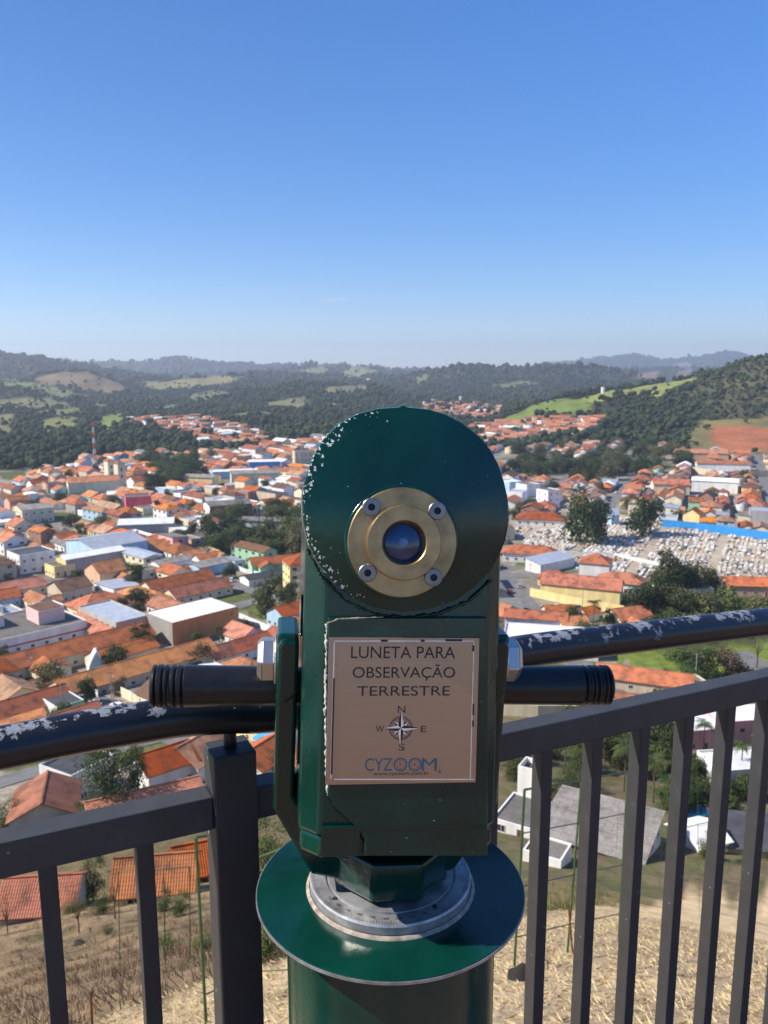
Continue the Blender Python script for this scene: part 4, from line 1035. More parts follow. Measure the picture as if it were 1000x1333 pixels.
wall_run('boundary_wall', 'bright blue wall along the far side of the cemetery', [(862, 686), (905, 690), (1000, 703), (1100, 718)], 4.2, .3, pmat('wall_bright_blue', (.03,.26,.62), .8, .12, .4))
wall_run('boundary_wall', 'pale yellow wall in front of the pale yellow hall', [(690, 776), (740, 787), (812, 800)], 3.2, .25, MW['yellow'])
wall_run('boundary_wall', 'cream wall marked with upright joints below the right handle', [(640, 930), (700, 934), (790, 935)], 3.0, .25, MW['cream'])
wall_run('boundary_wall', 'white lane wall below the green-walled house and woods', [(290, 733), (320, 746), (350, 752)], 1.8, .2, MW['white'])
wall_run('boundary_wall', 'white wall beside the small lawn', [(312, 806), (340, 818), (372, 832)], 2.2, .2, MW['white'])
wall_run('boundary_wall', 'cream wall across the street from the brown gabled house', [(130, 770), (150, 779), (172, 787)], 2.2, .2, MW['cream'])
wall_run('boundary_wall', 'cream stained wall under the black left handle', [(155, 905), (180, 918), (215, 935)], 2.6, .2, MW['cream'])
wall_run('boundary_wall', 'white wall crossing the middle of the cemetery', [(735, 722), (800, 724), (880, 742)], 1.6, .25, MW['white'])
wall_run('boundary_wall', 'white wall stretching far right of the two big dark trees', [(880, 612), (940, 622), (1010, 620)], 5, .4, MW['beige'])
# ------------------------------------------------------------------ streets and the rest of the town
ca, sa = math.cos(R(LY)), math.sin(R(LY))
G0 = ground(92, 906)
def l2w(a, b): return G0.x + ca * a - sa * b, G0.y + sa * a + ca * b
G1 = ground(672, 772); RYAW = R(4)
def r2w(a, b): return G1.x + math.cos(RYAW) * a - math.sin(RYAW) * b, G1.y + math.sin(RYAW) * a + math.cos(RYAW) * b
G2 = ground(900, 660); FYAW = R(-22)
def f2w(a, b): return G2.x + math.cos(FYAW) * a - math.sin(FYAW) * b, G2.y + math.sin(FYAW) * a + math.cos(FYAW) * b
TOWN_L = [(-120,655),(0,643),(60,612),(110,600),(200,592),(260,592),(330,583),(420,572),(560,572),(640,600),(640,1000),(330,1000),(230,985),(-120,940)]
TOWN_R = [(600,585),(700,582),(770,580),(1000,592),(1140,600),(1140,718),(1000,700),(862,682),(800,664),(735,674),(668,686),(655,720),(690,800),(640,900),(560,900),(560,600)]
BELT_R = [(640,588),(700,592),(735,600),(820,588),(905,592),(900,612),(840,618),(800,626),(700,626),(640,612)]
BELT_L = [(170,600),(215,598),(268,602),(262,622),(215,640),(200,640),(205,618)]
HAM_L = [(163,546),(250,543),(300,553),(345,566),(345,580),(260,578),(240,562),(170,558)]
HAM_R = [(612,556),(690,548),(780,545),(775,560),(700,572),(640,580)]
HAM_C = [(545,526),(620,524),(655,532),(650,545),(560,545)]
def pip(px, py, poly): return bool(inpoly(np.array([px]), np.array([py]), poly)[0])
def streets():
    mb = MB(); lines = []
    def strip(f, p0, p1, wd, dz):
        n = max(2, int(math.hypot(p1[0] - p0[0], p1[1] - p0[1]) / 5)); prev = None
        tx, ty = (p1[0] - p0[0]), (p1[1] - p0[1]); L = math.hypot(tx, ty); nx, ny = -ty / L * wd / 2, tx / L * wd / 2
        for k in range(n + 1):
            t = k / n; a_, b_ = p0[0] + tx * t, p0[1] + ty * t
            q = []
            for s in (-1, 1):
                x, y = f(a_ + s * nx, b_ + s * ny); q.append((x, y, float(HT(x, y)) + dz))
            c = f(a_, b_); px, py = proj(c[0], c[1], q[0][2])
            ok = -150 < px < 1150 and c[1] > 125
            if ok and f is not l2w: ok = not (pip(px, py, CEM) or pip(px, py, GROVE)) 
            if ok and f is l2w: ok = c[0] < 60 and not pip(px, py, WOODS) and not any(math.hypot(c[0] - z[0], c[1] - z[1]) < z[2] * .8 for z in ZONES)
            if ok and f is not l2w: ok = not any(math.hypot(c[0] - z[0], c[1] - z[1]) < z[2] * .7 for z in ZONES)
            if ok and prev:
                m = len(mb.v); mb.v += prev + q; mb.face([m, m + 1, m + 3, m + 2])
            prev = q if ok else None
    for k in range(-3, 14): strip(l2w, (k * 50, -60), (k * 50, 700), 8 if k else 11, .10)
    for k in range(-1, 8): strip(l2w, (-160, 42 + k * 92), (700, 42 + k * 92), 7, .14)
    for k in range(0, 3): strip(r2w, (k * 52, -110), (k * 52, 130), 9, .10)
    strip(r2w, (-6, 26), (150, 26), 7, .14); strip(r2w, (-6, -30), (60, -30), 7, .14)
    for k in range(-4, 8): strip(f2w, (k * 48, -70), (k * 48, 330), 7.5, .10)
    for k in range(0, 5): strip(f2w, (-260, 24 + k * 75), (400, 24 + k * 75), 7, .14)
    o = mb.obj('road', M_asph); kind(o, 'structure')
streets()
SC_OCC = [(405, 525), (660, 525), (660, 760), (645, 1330), (375, 1330), (360, 820), (405, 720)]
cand = []
def lots(f, yaw, ka, sa_, kb, sb, poly, ok):
    """building lots back to back between the streets of one grid"""
    for i in ka:
        for row in (0, 1):
            b = kb[0]
            while b < kb[1]:
                wlot = rng.uniform(9.5, 15.5) if rng.random() < .86 else rng.uniform(18, 26)
                bc = b + wlot / 2; b += wlot + rng.uniform(.1, 1.0)
                for sub in (0, 1):                                  # a house on the street, another at the back of the lot
                    dep = rng.uniform(9, 12.5) if sub == 0 else rng.uniform(5, 9)
                    off = (5.2 + rng.uniform(0, 2.0) + dep / 2) if sub == 0 else (18.5 + rng.uniform(-1, 1) )
                    if sub == 1 and rng.random() < .3: continue
                    a = i * sa_ + (off if row == 0 else sa_ - off)
                    m = (bc - 42) % sb if f is l2w else (bc - 24) % sb
                    if m < 4.5 or m > sb - 4.5: continue
                    x, y = f(a, bc); r = math.hypot(x, y)
                    if not (128 < r < 1080) or y < 60: continue
                    z = float(HT(x, y)); px, py = (float(t) for t in proj(x, y, z))
                    if not (-110 < px < 1110) or not pip(px, py, poly) or not ok(px, py, x, y, r): continue
                    if any(math.hypot(x - q[0], y - q[1]) < q[2] + min(wlot, dep) * .42 for q in ZONES): continue
                    cand.append((x, y, z, px, py, r, wlot - .4, dep, yaw + (R(90) if True else 0) + R(rng.uniform(-3, 3)), rng.random()))
okL = lambda px, py, x, y, r: x < 70 and not pip(px, py, WOODS) and not pip(px, py, BELT_L) and not pip(px, py, LAWN) and not (px > 640 and py > 660) and not (r < 190 and px > 380)
okR = lambda px, py, x, y, r: r < 430 and px > 560 and not pip(px, py, YCOMP) and not pip(px, py, YARD) and not pip(px, py, CEM) and not pip(px, py, GROVE)
okF = lambda px, py, x, y, r: r >= 430 and px > 600 and not pip(px, py, BELT_R) and not pip(px, py, CEM) and not (x < 70 and px < 640)
lots(l2w, R(LY), range(-4, 15), 50, (-80, 760), 92, TOWN_L, okL)
lots(r2w, RYAW, range(-1, 3), 52, (-110, 130), 75, TOWN_R, okR)
lots(f2w, FYAW, range(-6, 9), 48, (-80, 420), 75, TOWN_R, okF)
rng.shuffle(cand); lot_trees = [c for c in cand[:92] if -10 < c[3] < 1010 and not pip(c[3], c[4], SC_OCC) and c[5] > 180]; cand = cand[92:]
print('lots', len(cand))
WC = [('white', 40), ('cream', 26), ('beige', 10), ('grey', 8), ('yellow', 6), ('salmon', 7), ('pale blue', 4), ('green', 3), ('pink', 1.5), ('brick', 4), ('raw concrete', 5)]
RC = [('orange', 42), ('red', 22), ('faded', 16), ('brown', 7), ('grey', 13), ('white', 9), ('metal', 5), ('dark', 2)]
def pick(L):
    t = rng.random() * sum(k for _, k in L)
    for n_, k in L:
        t -= k
        if t <= 0: return n_
    return L[-1][0]
def visible(px, py): return -12 < px < 1012 and py < 1000 and not pip(px, py, SC_OCC)
vis = [c for c in cand if visible(c[3], c[4])]; hid = [c for c in cand if not visible(c[3], c[4])]
n_landmark_houses = sum(1 for o in bpy.data.objects if o.get('category') == 'house')
vis.sort(key=lambda c: -(c[6] * c[7]) ** .5 / c[5])
NIND = 296 - n_landmark_houses
ind, rest = vis[:NIND], vis[NIND:] + hid
SHORTW = {'pale blue': 'pale blue', 'raw concrete': 'bare concrete'}
ROOFW = {'orange': 'orange-tiled', 'red': 'red-tiled', 'faded': 'faded tan-tiled', 'brown': 'brown-tiled', 'grey': 'grey-roofed', 'white': 'white-roofed', 'metal': 'metal-roofed', 'dark': 'dark-roofed'}
for (x, y, z, px, py, r, w, d, yaw, t) in ind:
    wc, rc = pick(WC), pick(RC)
    tiled = rc in ('orange', 'red', 'brown', 'faded')
    roof = ('gable' if t < .6 else 'hip') if tiled else ('flat' if t < .5 else ('mono' if t < .75 else 'gable'))
    st = 2 if rng.random() < .22 else 1
    h = 3.0 * st + rng.uniform(0, .6); rise = min(w, d) * rng.uniform(.2, .27) if tiled else rng.uniform(.5, 1.0)
    if d > w: w_, d_, yw = d, w, yaw + R(90)
    else: w_, d_, yw = w, d, yaw
    wing = None
    if tiled and st == 1 and r < 520 and rng.random() < .35: wing = (rng.uniform(-.25, .25) * w_, w_ * .42, rng.uniform(2, 3.5), h - .5, w_ * .42 * .25)
    root = thing('house', '-', 'house', (x, y, z), yw, 'houses crowding the town')
    wm, rm = house_parts(w_, d_, h, roof, rise, MW[wc], MR[rc], None, -3.0 if r < 260 else -1.2, .4, wing)
    link('wall', wm, root); link('roof', rm, root)
    if r < 500: put_windows(root, w_, d_ , h, yw, (x, y, z), 3.4 if r < 320 else 4.6, st, 's' if r < 320 else 'l')
    if roof == 'flat' and rng.random() < .6 and r < 500:
        o = link('water_tank', TANK if rng.random() < .5 else TANKW, root); o.location = (rng.uniform(-.3, .3) * w_, rng.uniform(-.2, .3) * d_, h)
    gen(root, f"{ROOFW[rc]} {'two-storey ' if st == 2 else ''}house with {SHORTW.get(wc, wc)} walls", x, y, z + h / 2)
# the small far houses, and what the telescope hides, as one mass
V, Fq, Cc = [], [], []
RCOL = {'orange': (.44,.165,.075), 'red': (.34,.115,.062), 'faded': (.44,.23,.14), 'brown': (.16,.085,.05), 'grey': (.23,.22,.2), 'white': (.7,.7,.68), 'metal': (.42,.45,.48), 'dark': (.06,.06,.065)}
def mass_house(x, y, z, w, d, h, rise, yaw, wc, rc, flat=False):
    c, s = math.cos(yaw), math.sin(yaw); X, Y_ = w / 2, d / 2; n = len(V); k = rng.uniform(.75, 1.2)
    wcol = cl(WALLS[wc], rng.uniform(.85, 1.05)); rcol = cl(RCOL[rc], k)
    def add(P, col):
        for q in P: V.append((x + c * q[0] - s * q[1], y + s * q[0] + c * q[1], z + q[2])); Cc.append(col)
    add([(-X,-Y_,-1.5),(X,-Y_,-1.5),(X,Y_,-1.5),(-X,Y_,-1.5),(-X,-Y_,h),(X,-Y_,h),(X,Y_,h),(-X,Y_,h)], wcol)
    Fq.extend([(n,n+1,n+5,n+4),(n+1,n+2,n+6,n+5),(n+2,n+3,n+7,n+6),(n+3,n,n+4,n+7)]); n2 = len(V); o = .45
    if flat:
        add([(-X,-Y_,h),(X,-Y_,h),(X,Y_,h),(-X,Y_,h)], rcol); Fq.append((n2,n2+1,n2+2,n2+3)); return
    add([(-X-o,-Y_-o,h-.2),(X+o,-Y_-o,h-.2),(X+o,0,h+rise),(-X-o,0,h+rise),(-X-o,Y_+o,h-.2),(X+o,Y_+o,h-.2)], rcol)
    Fq.extend([(n2,n2+1,n2+2,n2+3),(n2+3,n2+2,n2+5,n2+4)]); n3 = len(V)
    add([(-X,-Y_,h),(-X,0,h+rise-.05),(-X,Y_,h),(-X,0,h-.1),(X,-Y_,h),(X,0,h+rise-.05),(X,Y_,h),(X,0,h-.1)], wcol)
    Fq.extend([(n3,n3+1,n3+2,n3+3),(n3+4,n3+5,n3+6,n3+7)])
for (x, y, z, px, py, r, w, d, yaw, t) in rest:
    rc = pick(RC); st = 2 if rng.random() < .25 else 1; h = 3.1 * st
    if d > w: w, d, yaw = d, w, yaw + R(90)
    mass_house(x, y, z, w, d, h, d * .24, yaw, pick(WC), rc, rc in ('grey', 'white', 'metal', 'dark') and t < .5)
for poly, n_, yr in ((HAM_L, 150, (25, 60)), (HAM_R, 130, (-40, 10)), (HAM_C, 120, (-30, 40))):
    xs = [q[0] for q in poly]; ys = [q[1] for q in poly]; k = 0; tries = 0
    used = []
    while k < n_ and tries < 4000:
        tries += 1; px, py = rng.uniform(min(xs), max(xs)), rng.uniform(min(ys), max(ys))
        if not pip(px, py, poly): continue
        p = ground(px, py)
        if any((p.x - q[0]) ** 2 + (p.y - q[1]) ** 2 < 150 for q in used): continue
        used.append((p.x, p.y)); k += 1
        rc = pick(RC); mass_house(p.x, p.y, p.z, rng.uniform(11, 18), rng.uniform(8, 11), rng.choice((3.2, 3.2, 6)), rng.uniform(1.8, 2.6), R(rng.uniform(*yr)), pick(WC), rc, rc in ('grey', 'metal'))
for px, py, w, h, wc in ((482, 499, 26, 20, 'salmon'), (8, 497, 34, 6, 'salmon'), (753, 515, 24, 5, 'white'), (785, 511, 6, 9, 'white'), (927, 484, 40, 7, 'white'), (500, 533, 14, 6, 'white'), (425, 536, 12, 6, 'white'), (438, 530, 14, 8, 'salmon'), (600, 524, 7, 16, 'white'), (565, 524, 12, 8, 'white'), (300, 533, 16, 5, 'salmon')):
    p = ground(px, py); mass_house(p.x, p.y, p.z, w, 12, h, 1.5, R(rng.uniform(-20, 20)), wc, 'red', True)
o = link('distant_houses', npmesh('distant_houses', V, Fq, attrmat('far_house_paint'), 4, np.array(Cc)))
kind(o, 'stuff'); o['label'] = 'far small houses of the town and of the hamlets among the woods'

# ------------------------------------------------------------------ cemetery
M_tomb = [pmat('tomb_white', (.64,.61,.56), .8, .25, 1.5, rand=.15), pmat('tomb_grey', (.45,.43,.39), .8, .25, 1.5, rand=.2), pmat('tomb_tan', (.50,.38,.27), .8, .25, 1.5, rand=.2), pmat('tomb_dark', (.10,.095,.09), .4, .2, 2, rand=.3)]
def tomb_mesh(v, mat):
    mb = MB()
    if v == 0: mb.box(-.55, .55, -1.0, 1.0, -.3, .40); mb.box(-.60, .60, -1.05, 1.05, .40, .47); mb.box(-.45, .45, .75, .95, .47, .95); mb.box(-.04, .04, .82, .90, .95, 1.45); mb.box(-.18, .18, .82, .90, 1.2, 1.28)
    elif v == 1: mb.box(-.6, .6, -1.1, 1.1, -.3, .5); mb.box(-.66, .66, -1.16, 1.16, .5, .58)
    elif v == 2: mb.box(-.7, .7, -.9, .9, -.3, 1.3); mb.prism([(-.82, 1.3), (.82, 1.3), (0, 1.8)], -1.0, 1.0); mb.box(-.3, .3, -.94, -.9, 0, 1.1)
    else: mb.box(-.55, .55, -1.0, 1.0, -.3, .22); mb.box(-.45, .45, .65, .85, .22, .80)
    return mb.mesh('tomb', mat)
TM = [(tomb_mesh(v, M_tomb[k]), v, k) for v, k in ((0, 0), (1, 0), (2, 0), (3, 0), (3, 1), (0, 1), (1, 1), (1, 2), (3, 2), (0, 2), (1, 3), (3, 3), (1, 0))]
TL = {0: 'slab tomb with a cross', 1: 'plain box tomb', 2: 'small gabled tomb chapel', 3: 'low tomb with a headstone'}; TC = {0: 'white', 1: 'grey', 2: 'tan', 3: 'dark'}
ty = R(-26); tombs = []
c0 = ground(840, 715)
for i in range(-90, 110):
    for j in range(-50, 60):
        a, b = i * 2.05, j * 3.1 + (1.6 if (j // 2) % 5 == 0 else 0)
        if i % 15 in (0, 1) or j % 9 == 0: continue
        a += rng.uniform(-.3, .3); b += rng.uniform(-.35, .35)
        x = c0.x + math.cos(ty) * a - math.sin(ty) * b; y = c0.y + math.sin(ty) * a + math.cos(ty) * b
        if rng.random() < .10: continue
        z = float(HT(x, y)); px, py = (float(t) for t in proj(x, y, z))
        if not pip(px, py, CEM) or not (-20 < px < 1060): continue
        if any(math.hypot(x - q[0], y - q[1]) < q[2] for q in ZONES): continue
        tombs.append((x, y, z, px, py))
tombs = [q for q in tombs if q[3] < 1090]
tombs.sort(key=lambda q: q[1]); print('tombs', len(tombs))
hidden_t = lambda q: (q[4] > 735 and 845 < q[3] < 930) or pip(q[3], q[4], SC_OCC)
vist = [q for q in tombs if not hidden_t(q) and q[3] < 998][:290]; vs = set(map(id, vist))
for q in vist:
    me, v, k = rng.choice(TM); o = link('tomb', me); o.location = q[:3]; o.rotation_euler = (0, 0, ty + R(rng.choice((0, 0, 180)) + rng.uniform(-4, 4)))
    tag(o, f'{TC[k]} {TL[v]} in the crowded cemetery', 'tomb', 'tombs of the cemetery')
TV_, TF_, TMI = [], [], []
tm_data = []
for me, v, k in TM:
    co = np.zeros(len(me.vertices) * 3); me.vertices.foreach_get('co', co); tm_data.append((co.reshape(-1, 3), [tuple(p.vertices) for p in me.polygons], k))
for q in tombs:
    if id(q) in vs: continue
    co, fs, k = rng.choice(tm_data); a = ty + R(rng.choice((0, 180)) + rng.uniform(-5, 5)); c, s = math.cos(a), math.sin(a); n = len(TV_); sc = rng.uniform(.85, 1.3)
    for p in co * sc: TV_.append((q[0] + c * p[0] - s * p[1], q[1] + s * p[0] + c * p[1], q[2] + p[2]))
    for f in fs: TF_.append(tuple(n + t for t in f)); TMI.append(k)
mt = bpy.data.meshes.new('far_tombs'); mt.from_pydata(TV_, [], TF_)
for m_ in M_tomb: mt.materials.append(m_)
mt.polygons.foreach_set('material_index', TMI); mt.update()
o = kind(link('far_tombs', mt), 'stuff'); o['label'] = 'crowd of farther tombs in the cemetery'
LAND.append((960, 735, 'the tombs of the cemetery'))
# ------------------------------------------------------------------ trees
def crown_mesh(seed, n, leaf, mat, lo=.18, squash=1.0, lumps=11, tight=.62):
    """leaf-sized faces spread over a heap of lumps: unit wide, unit high"""
    g_ = np.random.default_rng(seed)
    c = g_.normal(size=(lumps, 3)); c /= np.linalg.norm(c, axis=1)[:, None]; c *= g_.uniform(.12, .36, (lumps, 1)); c[0] = 0
    rad = g_.uniform(.14, .24, lumps); rad[0] = .25
    w_ = rad ** 2 / (rad ** 2).sum(); k = g_.choice(lumps, n, p=w_)
    d = g_.normal(size=(n, 3)); d /= np.linalg.norm(d, axis=1)[:, None]
    d[:, 2] = np.where(d[:, 2] < -.35, -d[:, 2] * .5, d[:, 2])
    p = c[k] + d * (rad[k] * g_.uniform(tight, 1.08, n))[:, None]
    p[:, :2] /= np.percentile(np.abs(p[:, :2]), 97) / .48; z_ = p[:, 2]; z0_, z1_ = np.percentile(z_, 2), np.percentile(z_, 99)
    p[:, 2] = lo + (z_ - z0_) / (z1_ - z0_) * (1 - lo)
    nr = d + g_.normal(scale=.55, size=(n, 3)); nr /= np.linalg.norm(nr, axis=1)[:, None]
    t = np.cross(nr, g_.normal(size=(n, 3))); t /= np.linalg.norm(t, axis=1)[:, None]; b = np.cross(nr, t)
    L = leaf * g_.uniform(.6, 1.3, n)[:, None]
    V = np.stack([p - t * L, p - b * L * .55, p + t * L, p + b * L * .55], 1).reshape(-1, 3)
    return npmesh('crown', V, np.arange(n * 4).reshape(-1, 4), mat, 4)
def trunk_mesh(seed, lo=.3):
    r_ = random.Random(seed); mb = MB()
    mb.tube([(0, 0, -.12), (.01, 0, lo * .5), (.0, .01, lo), (.01, 0, lo + .25)], [.045, .034, .026, .012], 7)
    for k in range(6):
        a = k * 1.05 + r_.random(); z = lo * (.7 + .5 * r_.random()); e = (math.cos(a) * .3, math.sin(a) * .3, z + .25 + .2 * r_.random())
        mb.tube([(0, 0, z), (e[0] * .5, e[1] * .5, (z + e[2]) / 2 - .02), e], [.018, .012, .004], 5)
    return mb.mesh('trunk', M_trunk)
TREE = {}
for li in range(4):
    for s in range(3):
        TREE[(li, s, 0)] = (crown_mesh(10 * li + s, 2800, .038, M_leaf[li], lo=(.04, .12, .07)[s]), trunk_mesh(s))
TREE[(2, 0, 1)] = (crown_mesh(91, 6500, .017, M_leaf[1], .22, 1.0, 22, .45), trunk_mesh(7, .4))
TREE[(1, 0, 1)] = (crown_mesh(92, 4800, .021, M_leaf[1], .03, 1.0, 16, .5), trunk_mesh(8, .2))
TREE[(3, 0, 1)] = (crown_mesh(93, 900, .014, M_leaf[3], .25, 1.0, 22, .2), trunk_mesh(9, .3))
LEAFW = {0: 'dark green', 1: 'fresh green', 2: 'olive green', 3: 'bare brown'}
def tree(p, w, h, li, s=0, fine=0, label=None, group='trees of the town', name='leafy_tree'):
    cm, tm = TREE[(li, s, fine)]
    root = thing(name, label or '-', 'tree' if name != 'bush' else 'bush', p, rng.uniform(0, 6.28), group)
    link('trunk', tm, root); link('crown', cm, root); root.scale = (w, w, h)
    if not label:
        sz = 'tall ' if h > 9.5 else ('small ' if h < 5 else '')
        gen(root, f"{sz}{LEAFW[li]} {'tree' if name != 'bush' else 'bush'}", p[0], p[1], p[2] + h / 2)
    return root
def tree_px(px, py, wpx, hpx, li, s=0, fine=0, label=None, **kw):
    p = ground(px, py); m = (p.y * CP + (CZ - p.z) * SP) / F
    return tree(p, wpx * m, hpx * m / .93, li, s, fine, label, **kw)
LAND.append((765, 675, 'the bigger dark cemetery tree'))
tree_px(763, 708, 50, 66, 0, 0, 0, 'big dark double-crowned tree at the edge of the tombs, left of the tiny blue chapel', group=None)
tree_px(780, 702, 34, 48, 0, 2, 0, 'lower dark crown leaning against the big double-crowned cemetery tree', group=None)
tree_px(836, 698, 48, 48, 0, 1, 0, 'round dark tree standing among the tombs, right of the tiny blue chapel', group=None)
for q in ((871, 772, 52, 52, 0, 1), (905, 772, 40, 36, 2, 0), (926, 772, 26, 32, 1, 2), (858, 772, 26, 30, 2, 1), (822, 770, 16, 22, 1, 0), (850, 800, 52, 52, 0, 0), (832, 806, 46, 42, 0, 2), (880, 806, 46, 40, 1, 0), (910, 808, 48, 36, 2, 1), (945, 806, 52, 36, 1, 2),
          (985, 808, 46, 30, 2, 0), (870, 826, 40, 30, 1, 1), (905, 830, 44, 30, 2, 2), (850, 830, 34, 28, 0, 1), (930, 826, 40, 24, 1, 0), (965, 822, 40, 22, 2, 1), (1000, 815, 40, 26, 1, 1), (1035, 812, 40, 28, 0, 0), (748, 822, 30, 30, 0, 2), (765, 836, 30, 26, 1, 0), (792, 816, 18, 22, 1, 1), (838, 838, 24, 22, 0, 0),
          (918, 883, 40, 36, 0, 1), (886, 862, 40, 20, 1, 2), (895, 888, 34, 20, 1, 0), (955, 880, 46, 30, 3, 1), (940, 862, 18, 16, 2, 0), (866, 888, 16, 16, 0, 2), (852, 916, 26, 18, 0, 0), (780, 960, 60, 60, 0, 0), (750, 965, 50, 40, 0, 1), (862, 985, 46, 62, 0, 0), (845, 1015, 40, 46, 1, 0), (905, 1030, 22, 44, 0, 2), (675, 995, 40, 34, 0, 1), (730, 1050, 44, 30, 2, 0),
          (190, 850, 36, 36, 0, 1), (257, 868, 38, 30, 0, 0), (150, 880, 34, 36, 0, 2), (345, 800, 36, 50, 0, 0), (376, 790, 30, 30, 0, 1), (66, 902, 38, 40, 2, 0), (8, 864, 22, 22, 0, 1), (155, 905, 20, 22, 3, 0), (178, 792, 30, 24, 0, 2), (160, 798, 12, 20, 1, 0), (184, 770, 18, 14, 0, 1), (260, 768, 14, 13, 0, 0), (100, 755, 18, 12, 0, 1), (10, 762, 14, 14, 0, 1), (345, 838, 24, 14, 1, 1)):
    tree_px(*q)
tree_px(148, 1070, 68, 104, 2, 0, 1, 'tall airy tree rising between the black pipe and the left handrail', group=None)
tree_px(182, 1062, 30, 92, 2, 0, 1, 'slimmer tree crown beside the tall airy tree', group=None)
tree_px(150, 1078, 84, 60, 3, 0, 1, 'brown thinly leaved shrubs in front of the tall airy tree', group=None, name='bush')
for q, t in (((12, 1085, 44, 44), 'yellow-green bush at the left edge above the handrail'), ((38, 1078, 36, 40), 'round green bush left of the near gabled house'), ((105, 1082, 24, 36), 'upright green bush right of the near gabled house'), ((72, 1088, 40, 18), 'low dark hedge bush under the near gabled house'),
              ((122, 1172, 30, 64), 'dark upright tree between the near rusty roof and the dark red roof'), ((135, 1190, 26, 24), 'grey-green bush at the foot of the dark upright tree'), ((350, 1128, 56, 62), 'feathery green tree just right of the railing post'), ((215, 1185, 26, 24), 'dark bush below the satellite dish cottage'), ((235, 1192, 26, 30), 'fresh green bush on bare earth left of the railing post'), ((95, 1188, 30, 14), 'low bush at the eave of the near rusty roof'),
              ((338, 1012, 40, 26), 'dusty green bush below the double-gabled red house'), ((920, 1118, 24, 34), 'white-flecked shrub beside the arched shed'), ((1005, 1120, 20, 16), 'green shrub by the dark grey low roof'), ((745, 1030, 46, 34), 'bushy tree behind the big grey roof'), ((672, 1015, 40, 40), 'dark bush left of the white concrete box'), ((880, 1060, 36, 40), 'dense shrub between pool and palms'), ((800, 985, 60, 44), 'dense dark tree under the right handrail'), ((935, 1040, 40, 36), 'shrub mass below the pink hotel'), ((760, 1000, 50, 36), 'low shrub mass under the right handrail')):
    tree_px(*q, 1, 0, 1, t, group=None, name='bush' if 'bush' in t or 'shrub' in t else 'leafy_tree')
for q, t in (((150, 1196, 24, 88), 'bare grey tree trunk with thin twigs on the brown slope'), ((103, 1215, 26, 78), 'dead sapling with few brown leaves beside the charred stump'), ((10, 1215, 22, 70), 'thin bare tree at the left edge of the brown slope'), ((985, 870, 26, 70), 'bare tree on the green field at the right edge')):
    tree_px(*q, 3, 0, 1, t, group=None, name='bare_tree')
def fill(poly, n, wr, hr, lis, minr, taken, clear=True):
    xs = [q[0] for q in poly]; ys = [q[1] for q in poly]; k = tries = 0
    while k < n and tries < n * 60:
        tries += 1; px, py = rng.uniform(min(xs), max(xs)), rng.uniform(min(ys), max(ys))
        if not pip(px, py, poly) or not (-15 < px < 1015) or pip(px, py, SC_OCC): continue
        p = ground(px, py)
        if any((p.x - q[0]) ** 2 + (p.y - q[1]) ** 2 < minr ** 2 for q in taken): continue
        if clear and any(math.hypot(p.x - q[0], p.y - q[1]) < q[2] for q in ZONES): continue
        taken.append((p.x, p.y)); k += 1
        tree(p, rng.uniform(*wr), rng.uniform(*hr), rng.choice(lis), rng.randrange(3))
fill(BELT_R, 52, (11, 19), (9, 14), (0, 0, 0, 1, 2), 9, [])
fill(BELT_L, 26, (11, 18), (9, 14), (0, 0, 0, 1), 9, [])
fill(WOODS, 34, (8, 14), (8, 13), (0, 0, 2, 1), 6.5, [])
fill([(665,975),(1005,945),(1008,1090),(880,1085),(862,1010),(790,1005),(700,1020),(665,1010)], 26, (3, 6), (3, 6.5), (0, 1, 1, 2), 3.0, [])
house_pts = [(c[0], c[1], .40 * max(c[6], c[7]) + 1.5) for c in cand]
def yards(poly, n, okf):
    xs = [q[0] for q in poly]; ys = [q[1] for q in poly]; k = tries = 0; taken = []
    while k < n and tries < n * 120:
        tries += 1; px = rng.uniform(-10, 1010); py = rng.uniform(min(ys), 960)
        if not pip(px, py, poly) or pip(px, py, SC_OCC) or not okf(px, py): continue
        p = ground(px, py)
        if any(math.hypot(p.x - q[0], p.y - q[1]) < q[2] for q in ZONES) or any(math.hypot(p.x - q[0], p.y - q[1]) < q[2] for q in house_pts): continue
        if any((p.x - q[0]) ** 2 + (p.y - q[1]) ** 2 < 36 for q in taken): continue
        taken.append((p.x, p.y)); k += 1; h = rng.uniform(3, 8)
        tree(p, h * rng.uniform(.7, 1.2), h, rng.choice((0, 0, 0, 1, 1, 2)), rng.randrange(3))
for c_ in lot_trees:
    tree(c_[:3], rng.uniform(6, 10), rng.uniform(5, 9), rng.choice((0, 0, 1, 2)), rng.randrange(3))
yards(TOWN_L, 48, lambda x, y: x < 420 and not pip(x, y, LAWN))
yards(TOWN_R, 30, lambda x, y: not pip(x, y, CEM) and not pip(x, y, YCOMP))
# palms
def frond_mesh(seed):
    g_ = random.Random(seed); mb = MB()
    for k in range(16):
        a = k * 2.399; up = g_.uniform(.1, 1.0); L = g_.uniform(.85, 1.1); prev = None
        for i in range(8):
            t = i / 7; rr = L * t * (1 - .12 * t); z = up * t * .8 - t * t * (.55 + .5 * (1 - up)); c = Vector((math.cos(a) * rr, math.sin(a) * rr, z))
            if prev is not None:
                dr = (c - prev).normalized(); sd = dr.cross(Vector((0, 0, 1))).normalized(); wl = .30 * math.sin(math.pi * min(t + .08, 1)) ** .7
                for s in (-1, 1):
                    for m in (0, .5):
                        o = prev + (c - prev) * m; tip = o + sd * s * wl + dr * .10 + Vector((0, 0, -.10 * wl * 3)); n = len(mb.v)
                        mb.v += [tuple(o), tuple(o + dr * .055), tuple(tip)]; mb.face((n, n + 1, n + 2))
            prev = c
    return mb.mesh('crown', M_palm)
